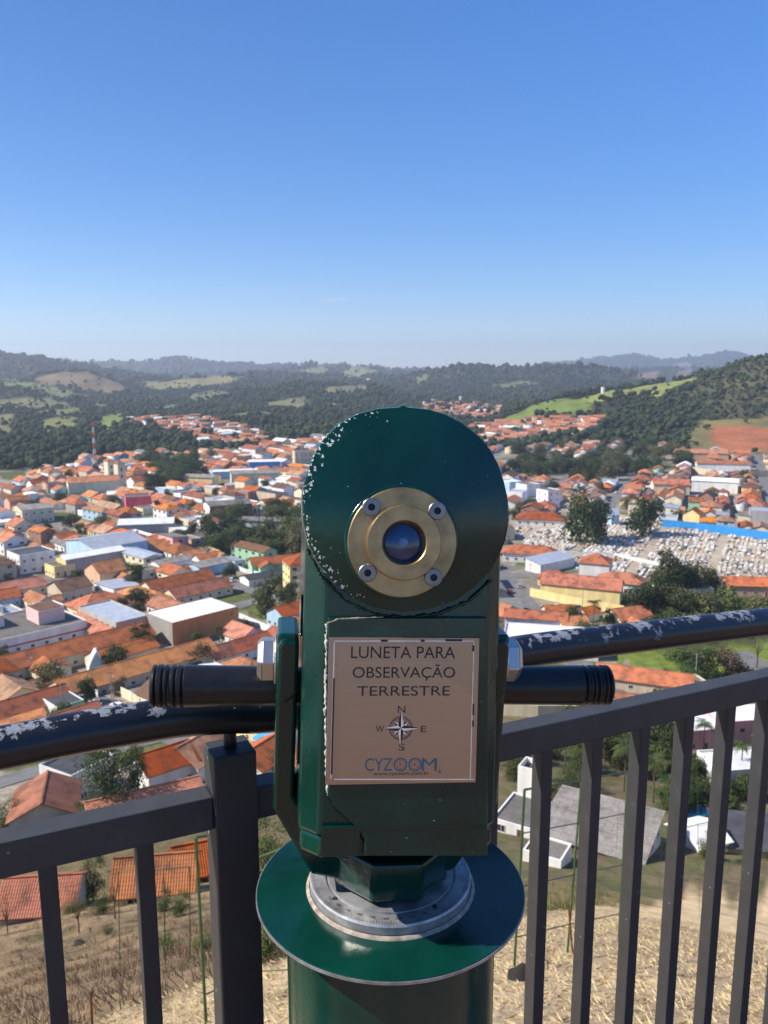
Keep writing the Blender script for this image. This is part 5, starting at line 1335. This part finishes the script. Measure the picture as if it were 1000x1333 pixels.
mb = MB(); mb.tube([(0, 0, -.08), (.01, 0, .4), (-.005, .01, .75), (0, 0, 1.0)], [.022, .017, .014, .013], 8); PTR = mb.mesh('trunk', M_trunk); PFR = [frond_mesh(3), frond_mesh(4)]
def palm(px, py, hpx, spread, label):
    p = ground(px, py); m = (p.y * CP + (CZ - p.z) * SP) / F; h = hpx * m / .95
    root = thing('palm_tree', label, 'palm', p, rng.uniform(0, 6)); a = link('trunk', PTR, root); a.scale = (h, h, h)
    b = link('crown', rng.choice(PFR), root); b.location = (0, 0, h); s = spread * m; b.scale = (s, s, s)
palm(338, 698, 38, 11, 'tallest palm, standing before the long white building'); palm(318, 708, 30, 10, 'palm left of the tallest palm in the dense woods'); palm(362, 700, 26, 9, 'palm right of the tallest palm by the woods')
palm(812, 1030, 60, 26, 'palm with drooping fronds between the second and third right balusters'); palm(850, 1045, 55, 26, 'garden palm between the third and fourth right balusters'); palm(838, 1010, 70, 24, 'palm behind the garden palms below the right handrail'); palm(868, 1052, 40, 22, 'yellowing low palm in front of the garden palms')
palm(963, 1020, 50, 17, 'slim palm before the white wall under the pink hotel'); palm(915, 985, 42, 20, 'palm by the pale pink house'); palm(735, 1005, 46, 22, 'palm beside the first right baluster'); palm(772, 818, 34, 14, 'small palm right of the tiny orange cottage'); palm(893, 812, 30, 14, 'palm in the dense grove above the black pipe'); palm(940, 830, 28, 14, 'palm with a yellow frond in the dense grove')

# ------------------------------------------------------------------ woods on the hills: one mass of crowns
def ico(sub):
    import bmesh
    bm = bmesh.new(); bmesh.ops.create_icosphere(bm, subdivisions=sub, radius=1)
    v = np.array([q.co[:] for q in bm.verts]); f = np.array([[q.index for q in t.verts] for t in bm.faces]); bm.free(); return v, f
I1, I2 = ico(1), ico(2)
VV, FV2 = [], []; nv = 0
def clumps(P, rad, hgt, base, lumps):
    global nv
    v, f = base; n = len(P)
    for L in range(lumps):
        off = nrg.normal(scale=.42, size=(n, 3)) * (0 if lumps == 1 else 1); off[:, 2] = np.abs(off[:, 2]) * .4
        s = rad * nrg.uniform(.55, .95, n) * (1 if lumps == 1 else .72)
        jit = 1 + nrg.uniform(-.34, .34, (n, len(v)))
        q = v[None] * (s[:, None] * jit)[:, :, None]; q[:, :, 2] *= (hgt / rad)[:, None] * .6
        q += (P + off * rad[:, None])[:, None, :] + np.array([0, 0, 1.0]) * (hgt * .5)[:, None, None]
        VV.append(q.reshape(-1, 3)); FV2.append((f[None] + (np.arange(n) * len(v))[:, None, None] + nv).reshape(-1, 3)); nv += n * len(v)
def woods(r0, r1, spacing, rad, base, lumps, scrub=False, azl=29):
    n = int(R(2 * azl) * (r1 ** 2 - r0 ** 2) / 2 / spacing ** 2)
    az = nrg.uniform(-R(azl), R(azl), n); r = np.sqrt(nrg.uniform(r0 ** 2, r1 ** 2, n))
    x, y = r * np.sin(az), r * np.cos(az); z = HT(x, y); px, py = proj(x, y, z)
    keep = np.ones(n, bool)
    for poly, c in PAST: keep &= ~near_poly(px, py, poly, 3) | (nrg.random(n) < .04)
    for poly in (HAM_L, HAM_R, HAM_C): keep &= ~inpoly(px, py, poly) | (nrg.random(n) < .18)
    for poly in (TOWN_L, TOWN_R, BELT_L, BELT_R): keep &= ~inpoly(px, py, poly)
    keep &= (py < 614) & (px > -140) & (px < 1140)
    sh = inpoly(px, py, SCRUB_HILL) & (r > 700) & (r < 2400)
    keep &= sh if scrub else ~sh
    keep &= ~((px > 640) & (r < 800) & (py > 586))
    m = np.sin(x * .011 + y * .007) + np.sin(x * .023 - y * .013)
    keep &= (m > -1.55) | (nrg.random(n) < .3)
    x, y, z = x[keep], y[keep], z[keep]; n = len(x)
    rr = rad * nrg.uniform(.45, 1.0, n) * np.where(nrg.random(n) < .14, 1.7, 1.05); clumps(np.stack([x, y, z], 1), rr, rr * nrg.uniform(1.1, 1.9, n), base, lumps); return n
print('woods', woods(620, 1150, 7.5, 4.6, I2, 2), woods(1150, 1900, 9.5, 5.2, I1, 3), woods(1900, 3000, 12.5, 6.5, I1, 2), woods(3000, 4800, 19, 9, I1, 1), woods(4800, 9600, 45, 14, I1, 1),
      woods(700, 2400, 8.6, 4.0, I1, 2, True))
def woodmat():
    m = NT('woodland_leaf'); co = m.coord(); g = m.n('ShaderNodeNewGeometry')
    big = m.noise(co, .006, 4, .6); mid = m.noise(co, .05, 3)
    k = m.math('ADD', m.math('MULTIPLY', g.outputs['Random Per Island'], .42), m.math('MULTIPLY', mid, .55))
    c = m.ramp(k, [(.12, (.012,.024,.012)), (.5, (.030,.046,.018)), (.8, (.055,.068,.028)), (.97, (.10,.10,.055))])
    c = m.mix(.85, c, m.ramp(big, [(.34, (.55,.62,.62)), (.5, (1,1,1)), (.66, (1.45,1.3,.95))]), 'MULTIPLY')
    m.set(Base_Color=c, Roughness=.9, Specular_IOR_Level=.1); return m.mat
M_wood = woodmat()
o = kind(link('woodland', npmesh('woodland', np.concatenate(VV), np.concatenate(FV2), M_wood, 3)), 'stuff'); o['label'] = 'dark woods covering the hills beyond the town'

# ------------------------------------------------------------------ grass and weeds on the slope below the terrace
def blades(n, r0, r1, keepf, ln, wd, lean, per=1, spread=0):
    az = nrg.uniform(-R(38), R(36), n); r = np.sqrt(nrg.uniform(r0 ** 2, r1 ** 2, n)); x, y = r * np.sin(az), r * np.cos(az)
    px, py = proj(x, y, HT(x, y)); k = keepf(px, py, r); x, y = x[k], y[k]
    if per > 1:
        x = np.repeat(x, per) + nrg.normal(scale=spread, size=len(x) * per); y = np.repeat(y, per) + nrg.normal(scale=spread, size=len(y) * per)
    n = len(x); P = np.stack([x, y, HT(x, y)], 1); a = nrg.uniform(0, 6.283, n); L = nrg.uniform(*ln, n); t = nrg.uniform(*lean, n)
    d = np.stack([np.cos(a) * np.sin(t), np.sin(a) * np.sin(t), np.cos(t)], 1) * L[:, None]
    s = np.stack([-np.sin(a), np.cos(a), np.zeros(n)], 1) * (nrg.uniform(*wd, n))[:, None]
    V = np.stack([P - s, P + s, P + d * .6 + s * .6 - np.array([0, 0, .02]), P + d], 1).reshape(-1, 3)
    i = np.arange(n)[:, None] * 4
    return V, np.concatenate([i + np.array([[0, 1, 2]]), i + np.array([[0, 2, 3]])])
RB = lambda px: np.interp(px, [-400, 0, 330, 680, 740, 830, 1000, 1500], [7, 8.8, 10.5, 20, 32, 74, 106, 120])
M_dry = leafmat('dry_grass_blade', (.54,.415,.24), (.70,.555,.345), .15)
V_, F_ = blades(620000, 3.0, 70, lambda px, py, r: (r < RB(px)) & (px > -120) & (px < 1120) & (nrg.random(len(px)) < np.clip(9 / r, 0, 1)), (.03, .11), (.0006, .0015), (1.0, 1.55))
o = kind(link('dry_grass', npmesh('dry_grass', V_, F_, M_dry, 3)), 'stuff'); o['label'] = 'straw-coloured mown grass on the slope below the railing'
M_weed = leafmat('weed_blade', (.13,.09,.05), (.40,.305,.175), .15)
V_, F_ = blades(9000, 8, 75, lambda px, py, r: (r > RB(px) * .97) & (px > -150) & (px < 640) & (nrg.random(len(px)) < np.clip(22 / r, 0, 1)), (.10, .42), (.005, .012), (.05, .9), 16, .16)
o = kind(link('weeds', npmesh('weeds', V_, F_, M_weed, 3)), 'stuff'); o['label'] = 'brown dried weeds covering the lower slope'
V_, F_ = blades(5000, 14, 75, lambda px, py, r: (r > RB(px) * .97) & (px >= 600) & (px < 1150) & (nrg.random(len(px)) < np.clip(30 / r, 0, 1)), (.15, .6), (.008, .02), (.05, .9), 14, .2)
o = kind(link('grass', npmesh('grass', V_, F_, leafmat('pale_grass_blade', (.07,.07,.02), (.26,.22,.09), .15), 3)), 'stuff'); o['label'] = 'pale green and brown grass at the foot of the slope'

# ------------------------------------------------------------------ wire fences on the slope
M_gpost = pmat('fence_green_paint', (.045,.095,.04), .55, .3, 8); M_rust = pmat('rusty_iron', (.16,.065,.035), .85, .4, 12); M_wire = pmat('fence_wire', (.10,.13,.08), .6, .3, 8)
def up_to(p, px, py):
    d = ray(px, py); t = p.y / d[1]; return Vector((d[0] * t, p.y, CZ + d[2] * t))
def fence(label, posts, bars, rad=.018, mat=None, wires=()):
    mat = mat or M_gpost; B_ = [ground(x, y) for x, y, *_ in posts]; T_ = [up_to(b, q[2], q[3]) for b, q in zip(B_, posts)]
    o0 = B_[0].copy(); root = thing('wire_fence', label, 'fence', o0)
    for b, t in zip(B_, T_):
        mb = MB(); mb.tube([b - o0 - Vector((0, 0, .2)), t - o0], rad, 8); mb.obj('post', mat, root, 40)
    for i in range(len(posts) - 1):
        for k, f in enumerate(bars):
            mb = MB(); mb.tube([B_[i].lerp(T_[i], f) - o0, B_[i+1].lerp(T_[i+1], f) - o0], rad * (.85 if f > .97 else .5), 6); mb.obj('rail_bar', mat, root, 40)
        for k, f in enumerate(wires):
            mb = MB(); mb.tube([B_[i].lerp(T_[i], f) - o0, B_[i+1].lerp(T_[i+1], f) - o0], .004, 4); mb.obj('wire', M_wire, root)
    return root
fence('green tube fence frame seen between the first right balusters', [(669, 1258, 683, 1028), (738, 1240, 757, 1016), (805, 1226, 817, 1004)], (1.0, .76, .46, .17), .014)
fence('thin green tube fence behind the middle right balusters', [(800, 1150, 806, 1040), (859, 1158, 862, 1044), (935, 1140, 940, 1020)], (1.0, .6), .014)
fence('tall green fence post frame with sloping top bar right of the middle balusters', [(911, 1194, 907, 975), (995, 1168, 992, 961)], (1.0, .55), .016, None, (.8, .35))
fence('short green fence frame at the foot of the slope near the last baluster', [(947, 1139, 956, 1074), (1012, 1128, 1016, 1066)], (1.0, .75, .1), .016)
fence('green tube fence frame with top rail touching the railing post', [(269, 1338, 255, 1090), (300, 1322, 290, 1086)], (1.0, .72, .46, .18), .013)
fence('thin rusty wire fence on the brown slope left of the railing post', [(156, 1263, 154, 1134), (215, 1256, 213, 1131), (247, 1249, 247, 1128)], (1.0, .66, .36), .012, None, (.2,))
fence('slack green fence rails right of the railing post, behind the pole', [(330, 1300, 326, 1120), (382, 1300, 366, 1105)], (1.0, .72, .2), .012)
p = ground(120, 1340); mb = MB(); t = up_to(p, 118, 1290); mb.tube([(0, 0, -.2), t - p], .016, 7); o = mb.obj('rusty_stake', M_rust, None, 40); o.location = p; tag(o, 'rusty iron stake standing in the dry grass at the bottom left', 'stake')
p = ground(747, 1245); t = up_to(p, 740, 1176); mb = MB(); mb.tube([(0, 0, -.1), t - p], .012, 7); o = mb.obj('leaning_stake', M_rust, None, 40); o.location = p; tag(o, 'red-brown leaning stake against the green fence frame', 'stake')
def lump(name, px, py, s, mat, label, cat, seed):
    p = ground(px, py); r_ = np.random.default_rng(seed); v, f = I2; q = v * (1 + r_.uniform(-.35, .35, (len(v), 1))) * np.array(s)
    o = link(name, npmesh(name, q, f, mat, 3)); o.location = p; tag(o, label, cat)
M_char = pmat('charred_wood', (.02,.017,.015), .9, .4, 6, .01)
lump('charred_stump', 103, 1230, (.36, .26, .26), M_char, 'charred black stump on the brown slope beside the dead sapling', 'stump', 4)
lump('dead_root', 677, 1276, (.12, .1, .12), M_char, 'dark dead root in the dry grass right of the pole', 'root', 6)
for px, py, w_, h_, t in ((713, 1262, 22, 32, 'dry curled weed tuft in front of the first right baluster'), (205, 1292, 16, 8, 'dark dry weed tuft right of the second left baluster'), (985, 1255, 16, 10, 'dark weed tuft in the dry grass near the last baluster'), (835, 1275, 14, 8, 'small dark weed tuft between the third and fourth right balusters')):
    tree_px(px, py, w_, h_, 3, 0, 1, t, group=None, name='bush')

for q in range(46):
    px, py = rng.uniform(-5, 640), rng.uniform(1195, 1262)
    p = ground(px, py)
    if pip(px, py, SC_OCC) or any(math.hypot(p.x - z_[0], p.y - z_[1]) < z_[2] for z_ in ZONES) or math.hypot(p.x, p.y) < float(RB(px)): continue
    h_ = rng.uniform(.3, .8); o = tree(p, h_ * rng.uniform(.9, 1.5), h_, rng.choice((3, 3, 3, 1)), 0, 1, 'low scrubby weed bush on the brown slope below the railing', 'scrubby bushes of the brown slope', 'bush')
# ------------------------------------------------------------------ cars, poles, masts
CARP = {n_: pmat('car_paint_' + n_, c, .25, .05, 1, spec=.6) for n_, c in (('white', (.72,.72,.70)), ('silver', (.42,.43,.44)), ('black', (.02,.02,.022)), ('red', (.35,.03,.03)), ('grey', (.16,.16,.17)))}
M_tyre = pmat('tyre_rubber', (.02,.02,.02), .9, .2, 4)
def car_meshes(mat):
    mb = MB(); prof = [(-2.0,.28),(2.0,.28),(2.08,.55),(1.98,.80),(1.05,.92),(-1.55,.95),(-2.05,.85),(-2.1,.5)]
    mb.prism(prof, -.84, .84); n0 = len(mb.v)
    mb.prism([(-1.45,1.42),(-1.30,1.48),(.15,1.48),(.3,1.42)], -.62, .62)
    body = mb.mesh('body', mat)
    mb = MB(); n = len(mb.v)
    lo = [(-1.85,-.78,.93),(1.0,-.78,.92),(1.0,.78,.92),(-1.85,.78,.93)]; hi = [(-1.45,-.62,1.43),(.3,-.62,1.43),(.3,.62,1.43),(-1.45,.62,1.43)]
    mb.v += lo + hi
    for q in ((0,1,5,4),(1,2,6,5),(2,3,7,6),(3,0,4,7),(4,5,6,7)): mb.face(q)
    glass = mb.mesh('window_glass', M_glass)
    return body, glass
mb = MB(); mb.lathe([(.31, -.1), (.31, .1)], 16, T=Matrix.Rotation(R(90), 4, 'X')); mb.lathe([(.18, -.11), (.18, .11)], 12, 1, T=Matrix.Rotation(R(90), 4, 'X')); WHEEL = mb.mesh('wheel', [M_tyre, CARP['silver']], 40)
CM = {k: car_meshes(v) for k, v in CARP.items()}
def car(px, py, yaw, col, label):
    p = ground(px, py); root = thing('parked_car', label, 'car', (p.x, p.y, p.z + .13), yaw, 'cars parked in the streets')
    b = link('body', CM[col][0], root, .06); link('window_glass', CM[col][1], root)
    for x in (-1.3, 1.3):
        for y in (-.78, .78): o = link('wheel', WHEEL, root); o.location = (x, y, .31)
SB = R(LY + 90)
ROWW = ['first', 'second', 'third', 'fourth', 'fifth', 'sixth', 'seventh', 'eighth', 'ninth', 'tenth']
for k, (x, y, c) in enumerate(((2, 872, 'white'), (14, 877, 'white'), (26, 882, 'silver'), (40, 889, 'black'), (76, 900, 'white'), (90, 905, 'white'), (104, 911, 'silver'), (124, 918, 'white'))):
    car(x, y, SB, c, f'{c} car, {ROWW[k]} from the left along the white street wall')
car(153, 922, SB + .1, 'white', 'white hatchback parked right of the row, by the cream stained wall')
car(120, 928, SB, 'black', 'black car parked opposite the row, beside the green shop wall'); car(132, 932, SB, 'grey', 'grey car parked next to the black one by the green shop'); car(30, 905, SB + 1.5, 'grey', 'grey car on the paved yard above the rusty roof')
for k, (x, y, c) in enumerate(((722, 792, 'white'), (739, 793, 'white'), (750, 793, 'grey'), (776, 794, 'black'))): car(x, y, R(4) + (0 if k % 2 else R(180)), c, f'{c} car, {ROWW[k]} from the left along the pale yellow wall')
car(764, 799, R(10), 'grey', 'grey car on the open ground before the pale yellow wall'); car(663, 782, R(92), 'black', 'black car in the street nearest the telescope flank'); car(664, 772, R(92), 'red', 'red car in the street beside the telescope flank'); car(676, 765, R(92), 'silver', 'silver car up the street before the long red-roofed house')
for k, (x, y, c) in enumerate(((300, 757, 'white'), (318, 754, 'silver'), (118, 845, 'grey'), (240, 722, 'black'), (25, 762, 'silver'), (190, 780, 'grey'))):
    car(x, y, R(LY) + (0 if k % 2 else R(90)), c, ('white car on the sandy yard left of the dark shed', 'silver car on the sandy yard beside the dark shed', 'dark grey car under the pink clinic wall', 'black car by the grey workshops', 'silver car left of the white three-storey block', 'grey car in the lane above the orange-walled warehouse')[k])
LAND_N = 0
for k in range(400):
    if LAND_N >= 26: break
    if rng.random() < .65:
        a_, b_, f_, yw_ = rng.randrange(-2, 10) * 50 + rng.choice((-2.6, 2.6)), rng.uniform(-50, 420), l2w, LY + 90
    else:
        a_, b_, f_, yw_ = rng.randrange(-3, 7) * 48 + rng.choice((-2.4, 2.4)), rng.uniform(-60, 150), f2w, -22 + 90
    x, y = f_(a_, b_); z = float(HT(x, y)); px, py = (float(t) for t in proj(x, y, z))
    if not (0 < px < 1000 and py < 950) or pip(px, py, SC_OCC) or pip(px, py, CEM) or pip(px, py, WOODS) or not (150 < math.hypot(x, y) < 620) or any(math.hypot(x - q[0], y - q[1]) < q[2] for q in ZONES) or any(math.hypot(x - c_[0], y - c_[1]) < 5 for c_ in cand): continue
    if not (pip(px, py, TOWN_L) or pip(px, py, TOWN_R)): continue
    LAND_N += 1; col = rng.choice(('white', 'white', 'silver', 'black', 'red', 'grey'))
    root = thing('parked_car', '-', 'car', (x, y, z + .14), R(yw_ + rng.choice((0, 180))), 'cars parked in the streets')
    link('body', CM[col][0], root, .06); link('window_glass', CM[col][1], root)
    for wx in (-1.3, 1.3):
        for wy in (-.78, .78): o = link('wheel', WHEEL, root); o.location = (wx, wy, .31)
    gen(root, f'{col} car in the street', x, y, z)
M_pole = pmat('pole_concrete', (.34,.33,.31), .9, .2, 2)
mb = MB(); mb.tube([(0, 0, -.6), (0, 0, 8.5)], [.15, .09], 10); PM = mb.mesh('pole', M_pole, 40)
mb = MB(); mb.box(-.9, .9, -.05, .05, 8.0, 8.12); XM = mb.mesh('crossarm', M_trunk)
mb = MB(); mb.tube([(0, 0, 7.2), (0, -.8, 7.6), (0, -1.5, 7.65)], .035, 6); mb.box(-.1, .1, -1.9, -1.4, 7.58, 7.68); LM = mb.mesh('lamp_arm', M_pole)
for k, (x, y) in enumerate(((41, 889), (72, 903), (82, 932), (146, 916), (150, 940), (284, 745), (232, 730), (206, 745), (758, 793), (690, 760), (676, 792), (905, 889), (120, 715), (60, 705), (172, 712), (30, 712), (215, 700), (880, 640), (960, 660))):
    p = ground(x, y); root = thing('utility_pole', '-', 'pole', p, R(LY + 20 * (k % 3)), 'street poles of the town')
    link('pole', PM, root); link('crossarm', XM, root); link('lamp_arm', LM, root); gen(root, 'grey concrete street pole with lamp arm', p.x, p.y, p.z + 4)
p = ground(124, 606); top = up_to(p, 123, 549); H_ = top.z - p.z
root = thing('antenna_tower', 'tall red and white lattice antenna tower standing before the woods', 'antenna', p); LAND.append((124, 575, 'the lattice antenna tower'))
M_red2 = pmat('antenna_red', (.50,.08,.04), .6, .1, 1); NB = 8
for k in range(NB):
    mb = MB(); z0, z1 = H_ * k / NB, H_ * (k + 1) / NB; w0, w1 = 1.7 * (1 - .72 * k / NB), 1.7 * (1 - .72 * (k + 1) / NB)
    c = [(1, 0), (-.5, .87), (-.5, -.87)]
    for i in range(3):
        j = (i + 1) % 3; A_ = Vector((c[i][0] * w0, c[i][1] * w0, z0)); B2 = Vector((c[i][0] * w1, c[i][1] * w1, z1)); C_ = Vector((c[j][0] * w0, c[j][1] * w0, z0)); D_ = Vector((c[j][0] * w1, c[j][1] * w1, z1))
        mb.tube([A_, B2], .16, 6); mb.tube([A_, D_], .08, 4); mb.tube([C_, B2], .08, 4); mb.tube([B2, D_], .08, 4)
    mb.obj('lattice_section', M_red2 if k % 2 == 1 else MW['white'], root)
for px, py in ((581, 487), (597, 487)):
    p = ground(px, py); mb = MB(); mb.tube([(0, 0, -2), (0, 0, 62)], [1.0, .5], 6); mb.box(-2, 2, -.3, .3, 40, 41); o = mb.obj('radio_mast', M_pole); o.location = p
    tag(o, f"{'left' if px < 590 else 'right'} one of two thin masts on the dark far ridge", 'mast')
# satellite dish by the cottage
p = ground(245, 1150); q = up_to(p, 232, 1124)
root = thing('satellite_dish', 'pale mesh satellite dish beside the red tiled cottage left of the post', 'satellite dish', q, R(-30))
mb = MB(); T = Matrix.Rotation(R(62), 4, 'X'); mb.lathe([(0, 0), (.3, .035), (.55, .11), (.72, .20), (.73, .205), (.55, .125), (.3, .05), (0, .02)], 28, T=T, cap=False); mb.obj('dish', MW['grey'], root, 60)
mb = MB(); mb.tube([(0, .05, -.05), (0, .3, -2.5)], .04, 8); mb.obj('mount_pole', M_pole, root, 40)
mb = MB(); mb.tube([T @ Vector((.5, 0, .1)), T @ Vector((0, 0, .6)), T @ Vector((-.5, 0, .1))], .02, 6); mb.obj('feed_arm', M_pole, root)
# swimming pool with blue edge, blue tarpaulin
p = ground(905, 1060); mb = MB()
mb.box(-2.6, 2.6, -1.6, 1.6, -.6, .25); o = mb.obj('swimming_pool', pmat('pool_blue', (.05,.30,.45), .1, .1, 1), None); o.location = (p.x, p.y, p.z + .3); o.rotation_euler = (0, 0, R(10)); tag(o, 'small turquoise pool behind the tall green fence post', 'pool')
p = ground(350, 975)
mb = MB(); mb.prism([(-2.6, 2.3), (0, 3.4), (2.6, 2.3), (2.6, 2.2), (0, 3.3), (-2.6, 2.2)], -2, 2); mb.box(-2.5, -2.4, -1.9, -1.8, -1, 2.25); mb.box(2.4, 2.5, -1.9, -1.8, -1, 2.25); mb.box(-2.5, -2.4, 1.8, 1.9, -1, 2.25); mb.box(2.4, 2.5, 1.8, 1.9, -1, 2.25)
o = mb.obj('canopy_tent', pmat('tarpaulin_blue', (.05,.28,.72), .5, .1, 1)); o.location = p; o.rotation_euler = (0, 0, R(30)); tag(o, 'bright blue tarpaulin canopy between the post and the telescope bracket', 'canopy')
# one thin cloud
cd = Vector(ray(434, 390)) * 9000; mb = MB(); v, f = I2
cl_ = npmesh('cloud', ico(3)[0] * np.array([190, 120, 30]), ico(3)[1], [], 3)
mc = bpy.data.materials.new('thin_cloud'); mc.use_nodes = True; t = mc.node_tree; t.nodes.clear(); ou = t.nodes.new('ShaderNodeOutputMaterial'); pv = t.nodes.new('ShaderNodeVolumePrincipled')
tc = t.nodes.new('ShaderNodeTexCoord'); nz = t.nodes.new('ShaderNodeTexNoise'); nz.inputs['Scale'].default_value = .012; nz.inputs['Detail'].default_value = 5; mr = t.nodes.new('ShaderNodeMapRange')
mr.inputs[1].default_value = .45; mr.inputs[2].default_value = .75; mr.inputs[4].default_value = .009; pv.inputs['Color'].default_value = (1, 1, 1, 1)
t.links.new(tc.outputs['Object'], nz.inputs['Vector']); t.links.new(nz.outputs['Fac'], mr.inputs[0]); t.links.new(mr.outputs[0], pv.inputs['Density']); t.links.new(pv.outputs[0], ou.inputs['Volume'])
cl_.materials.append(mc); o = link('cloud', cl_); o.location = (cd.x, cd.y, CZ + cd.z); kind(o, 'stuff'); o['label'] = 'small thin white cloud low in the blue sky'
finish_labels()
print('things', sum(1 for o in bpy.data.objects if o.parent is None), 'all', len(bpy.data.objects))
HAZE=1.2e-4
# ------------------------------------------------------------------ sky, sun, air
SUN = Vector((-.75, -.06, .66)).normalized()
w = bpy.data.worlds.new('World'); scene.world = w; w.use_nodes = True
nt = w.node_tree; bg = nt.nodes['Background']
sky = nt.nodes.new('ShaderNodeTexSky'); sky.sky_type = 'NISHITA'; sky.sun_disc = False
sky.sun_elevation = math.asin(SUN.z); sky.sun_rotation = -math.atan2(SUN.x, SUN.y)
sky.altitude = 700; sky.air_density = 1.0; sky.dust_density = .1; sky.ozone_density = 8
ga = nt.nodes.new('ShaderNodeGamma'); ga.inputs[1].default_value = .75
hs = nt.nodes.new('ShaderNodeHueSaturation'); hs.inputs['Saturation'].default_value = 1.33; hs.inputs['Hue'].default_value = .511
nt.links.new(sky.outputs[0], ga.inputs[0]); nt.links.new(ga.outputs[0], hs.inputs['Color']); nt.links.new(hs.outputs[0], bg.inputs[0]); bg.inputs[1].default_value = .15
sd = bpy.data.lights.new('sun', 'SUN'); sd.energy = 4.7; sd.angle = R(.53); sd.color = (1, .93, .83)
so = bpy.data.objects.new('sun', sd); COL.objects.link(so)
so.rotation_euler = (-SUN).to_track_quat('-Z', 'Y').to_euler()
if HAZE:
    mb = MB(); mb.box(-9500, 9500, -400, 11800, -200, 420)
    mh = bpy.data.materials.new('air'); mh.use_nodes = True; t = mh.node_tree; t.nodes.clear()
    ou = t.nodes.new('ShaderNodeOutputMaterial'); pv = t.nodes.new('ShaderNodeVolumePrincipled')
    pv.inputs['Color'].default_value = (.78, .86, 1, 1); pv.inputs['Density'].default_value = HAZE; pv.inputs['Anisotropy'].default_value = .25
    t.links.new(pv.outputs[0], ou.inputs['Volume'])
    kind(mb.obj('haze', mh), 'stuff')
scene.view_settings.view_transform = 'Standard'; scene.view_settings.look = 'None'
scene.view_settings.exposure = 0.75; scene.view_settings.gamma = 1.0
scene.view_settings.use_curve_mapping = False
scene.cycles.volume_bounces = 0; scene.cycles.max_bounces = 6; scene.cycles.diffuse_bounces = 3
scene.cycles.transparent_max_bounces = 8; scene.cycles.caustics_reflective = False; scene.cycles.caustics_refractive = False
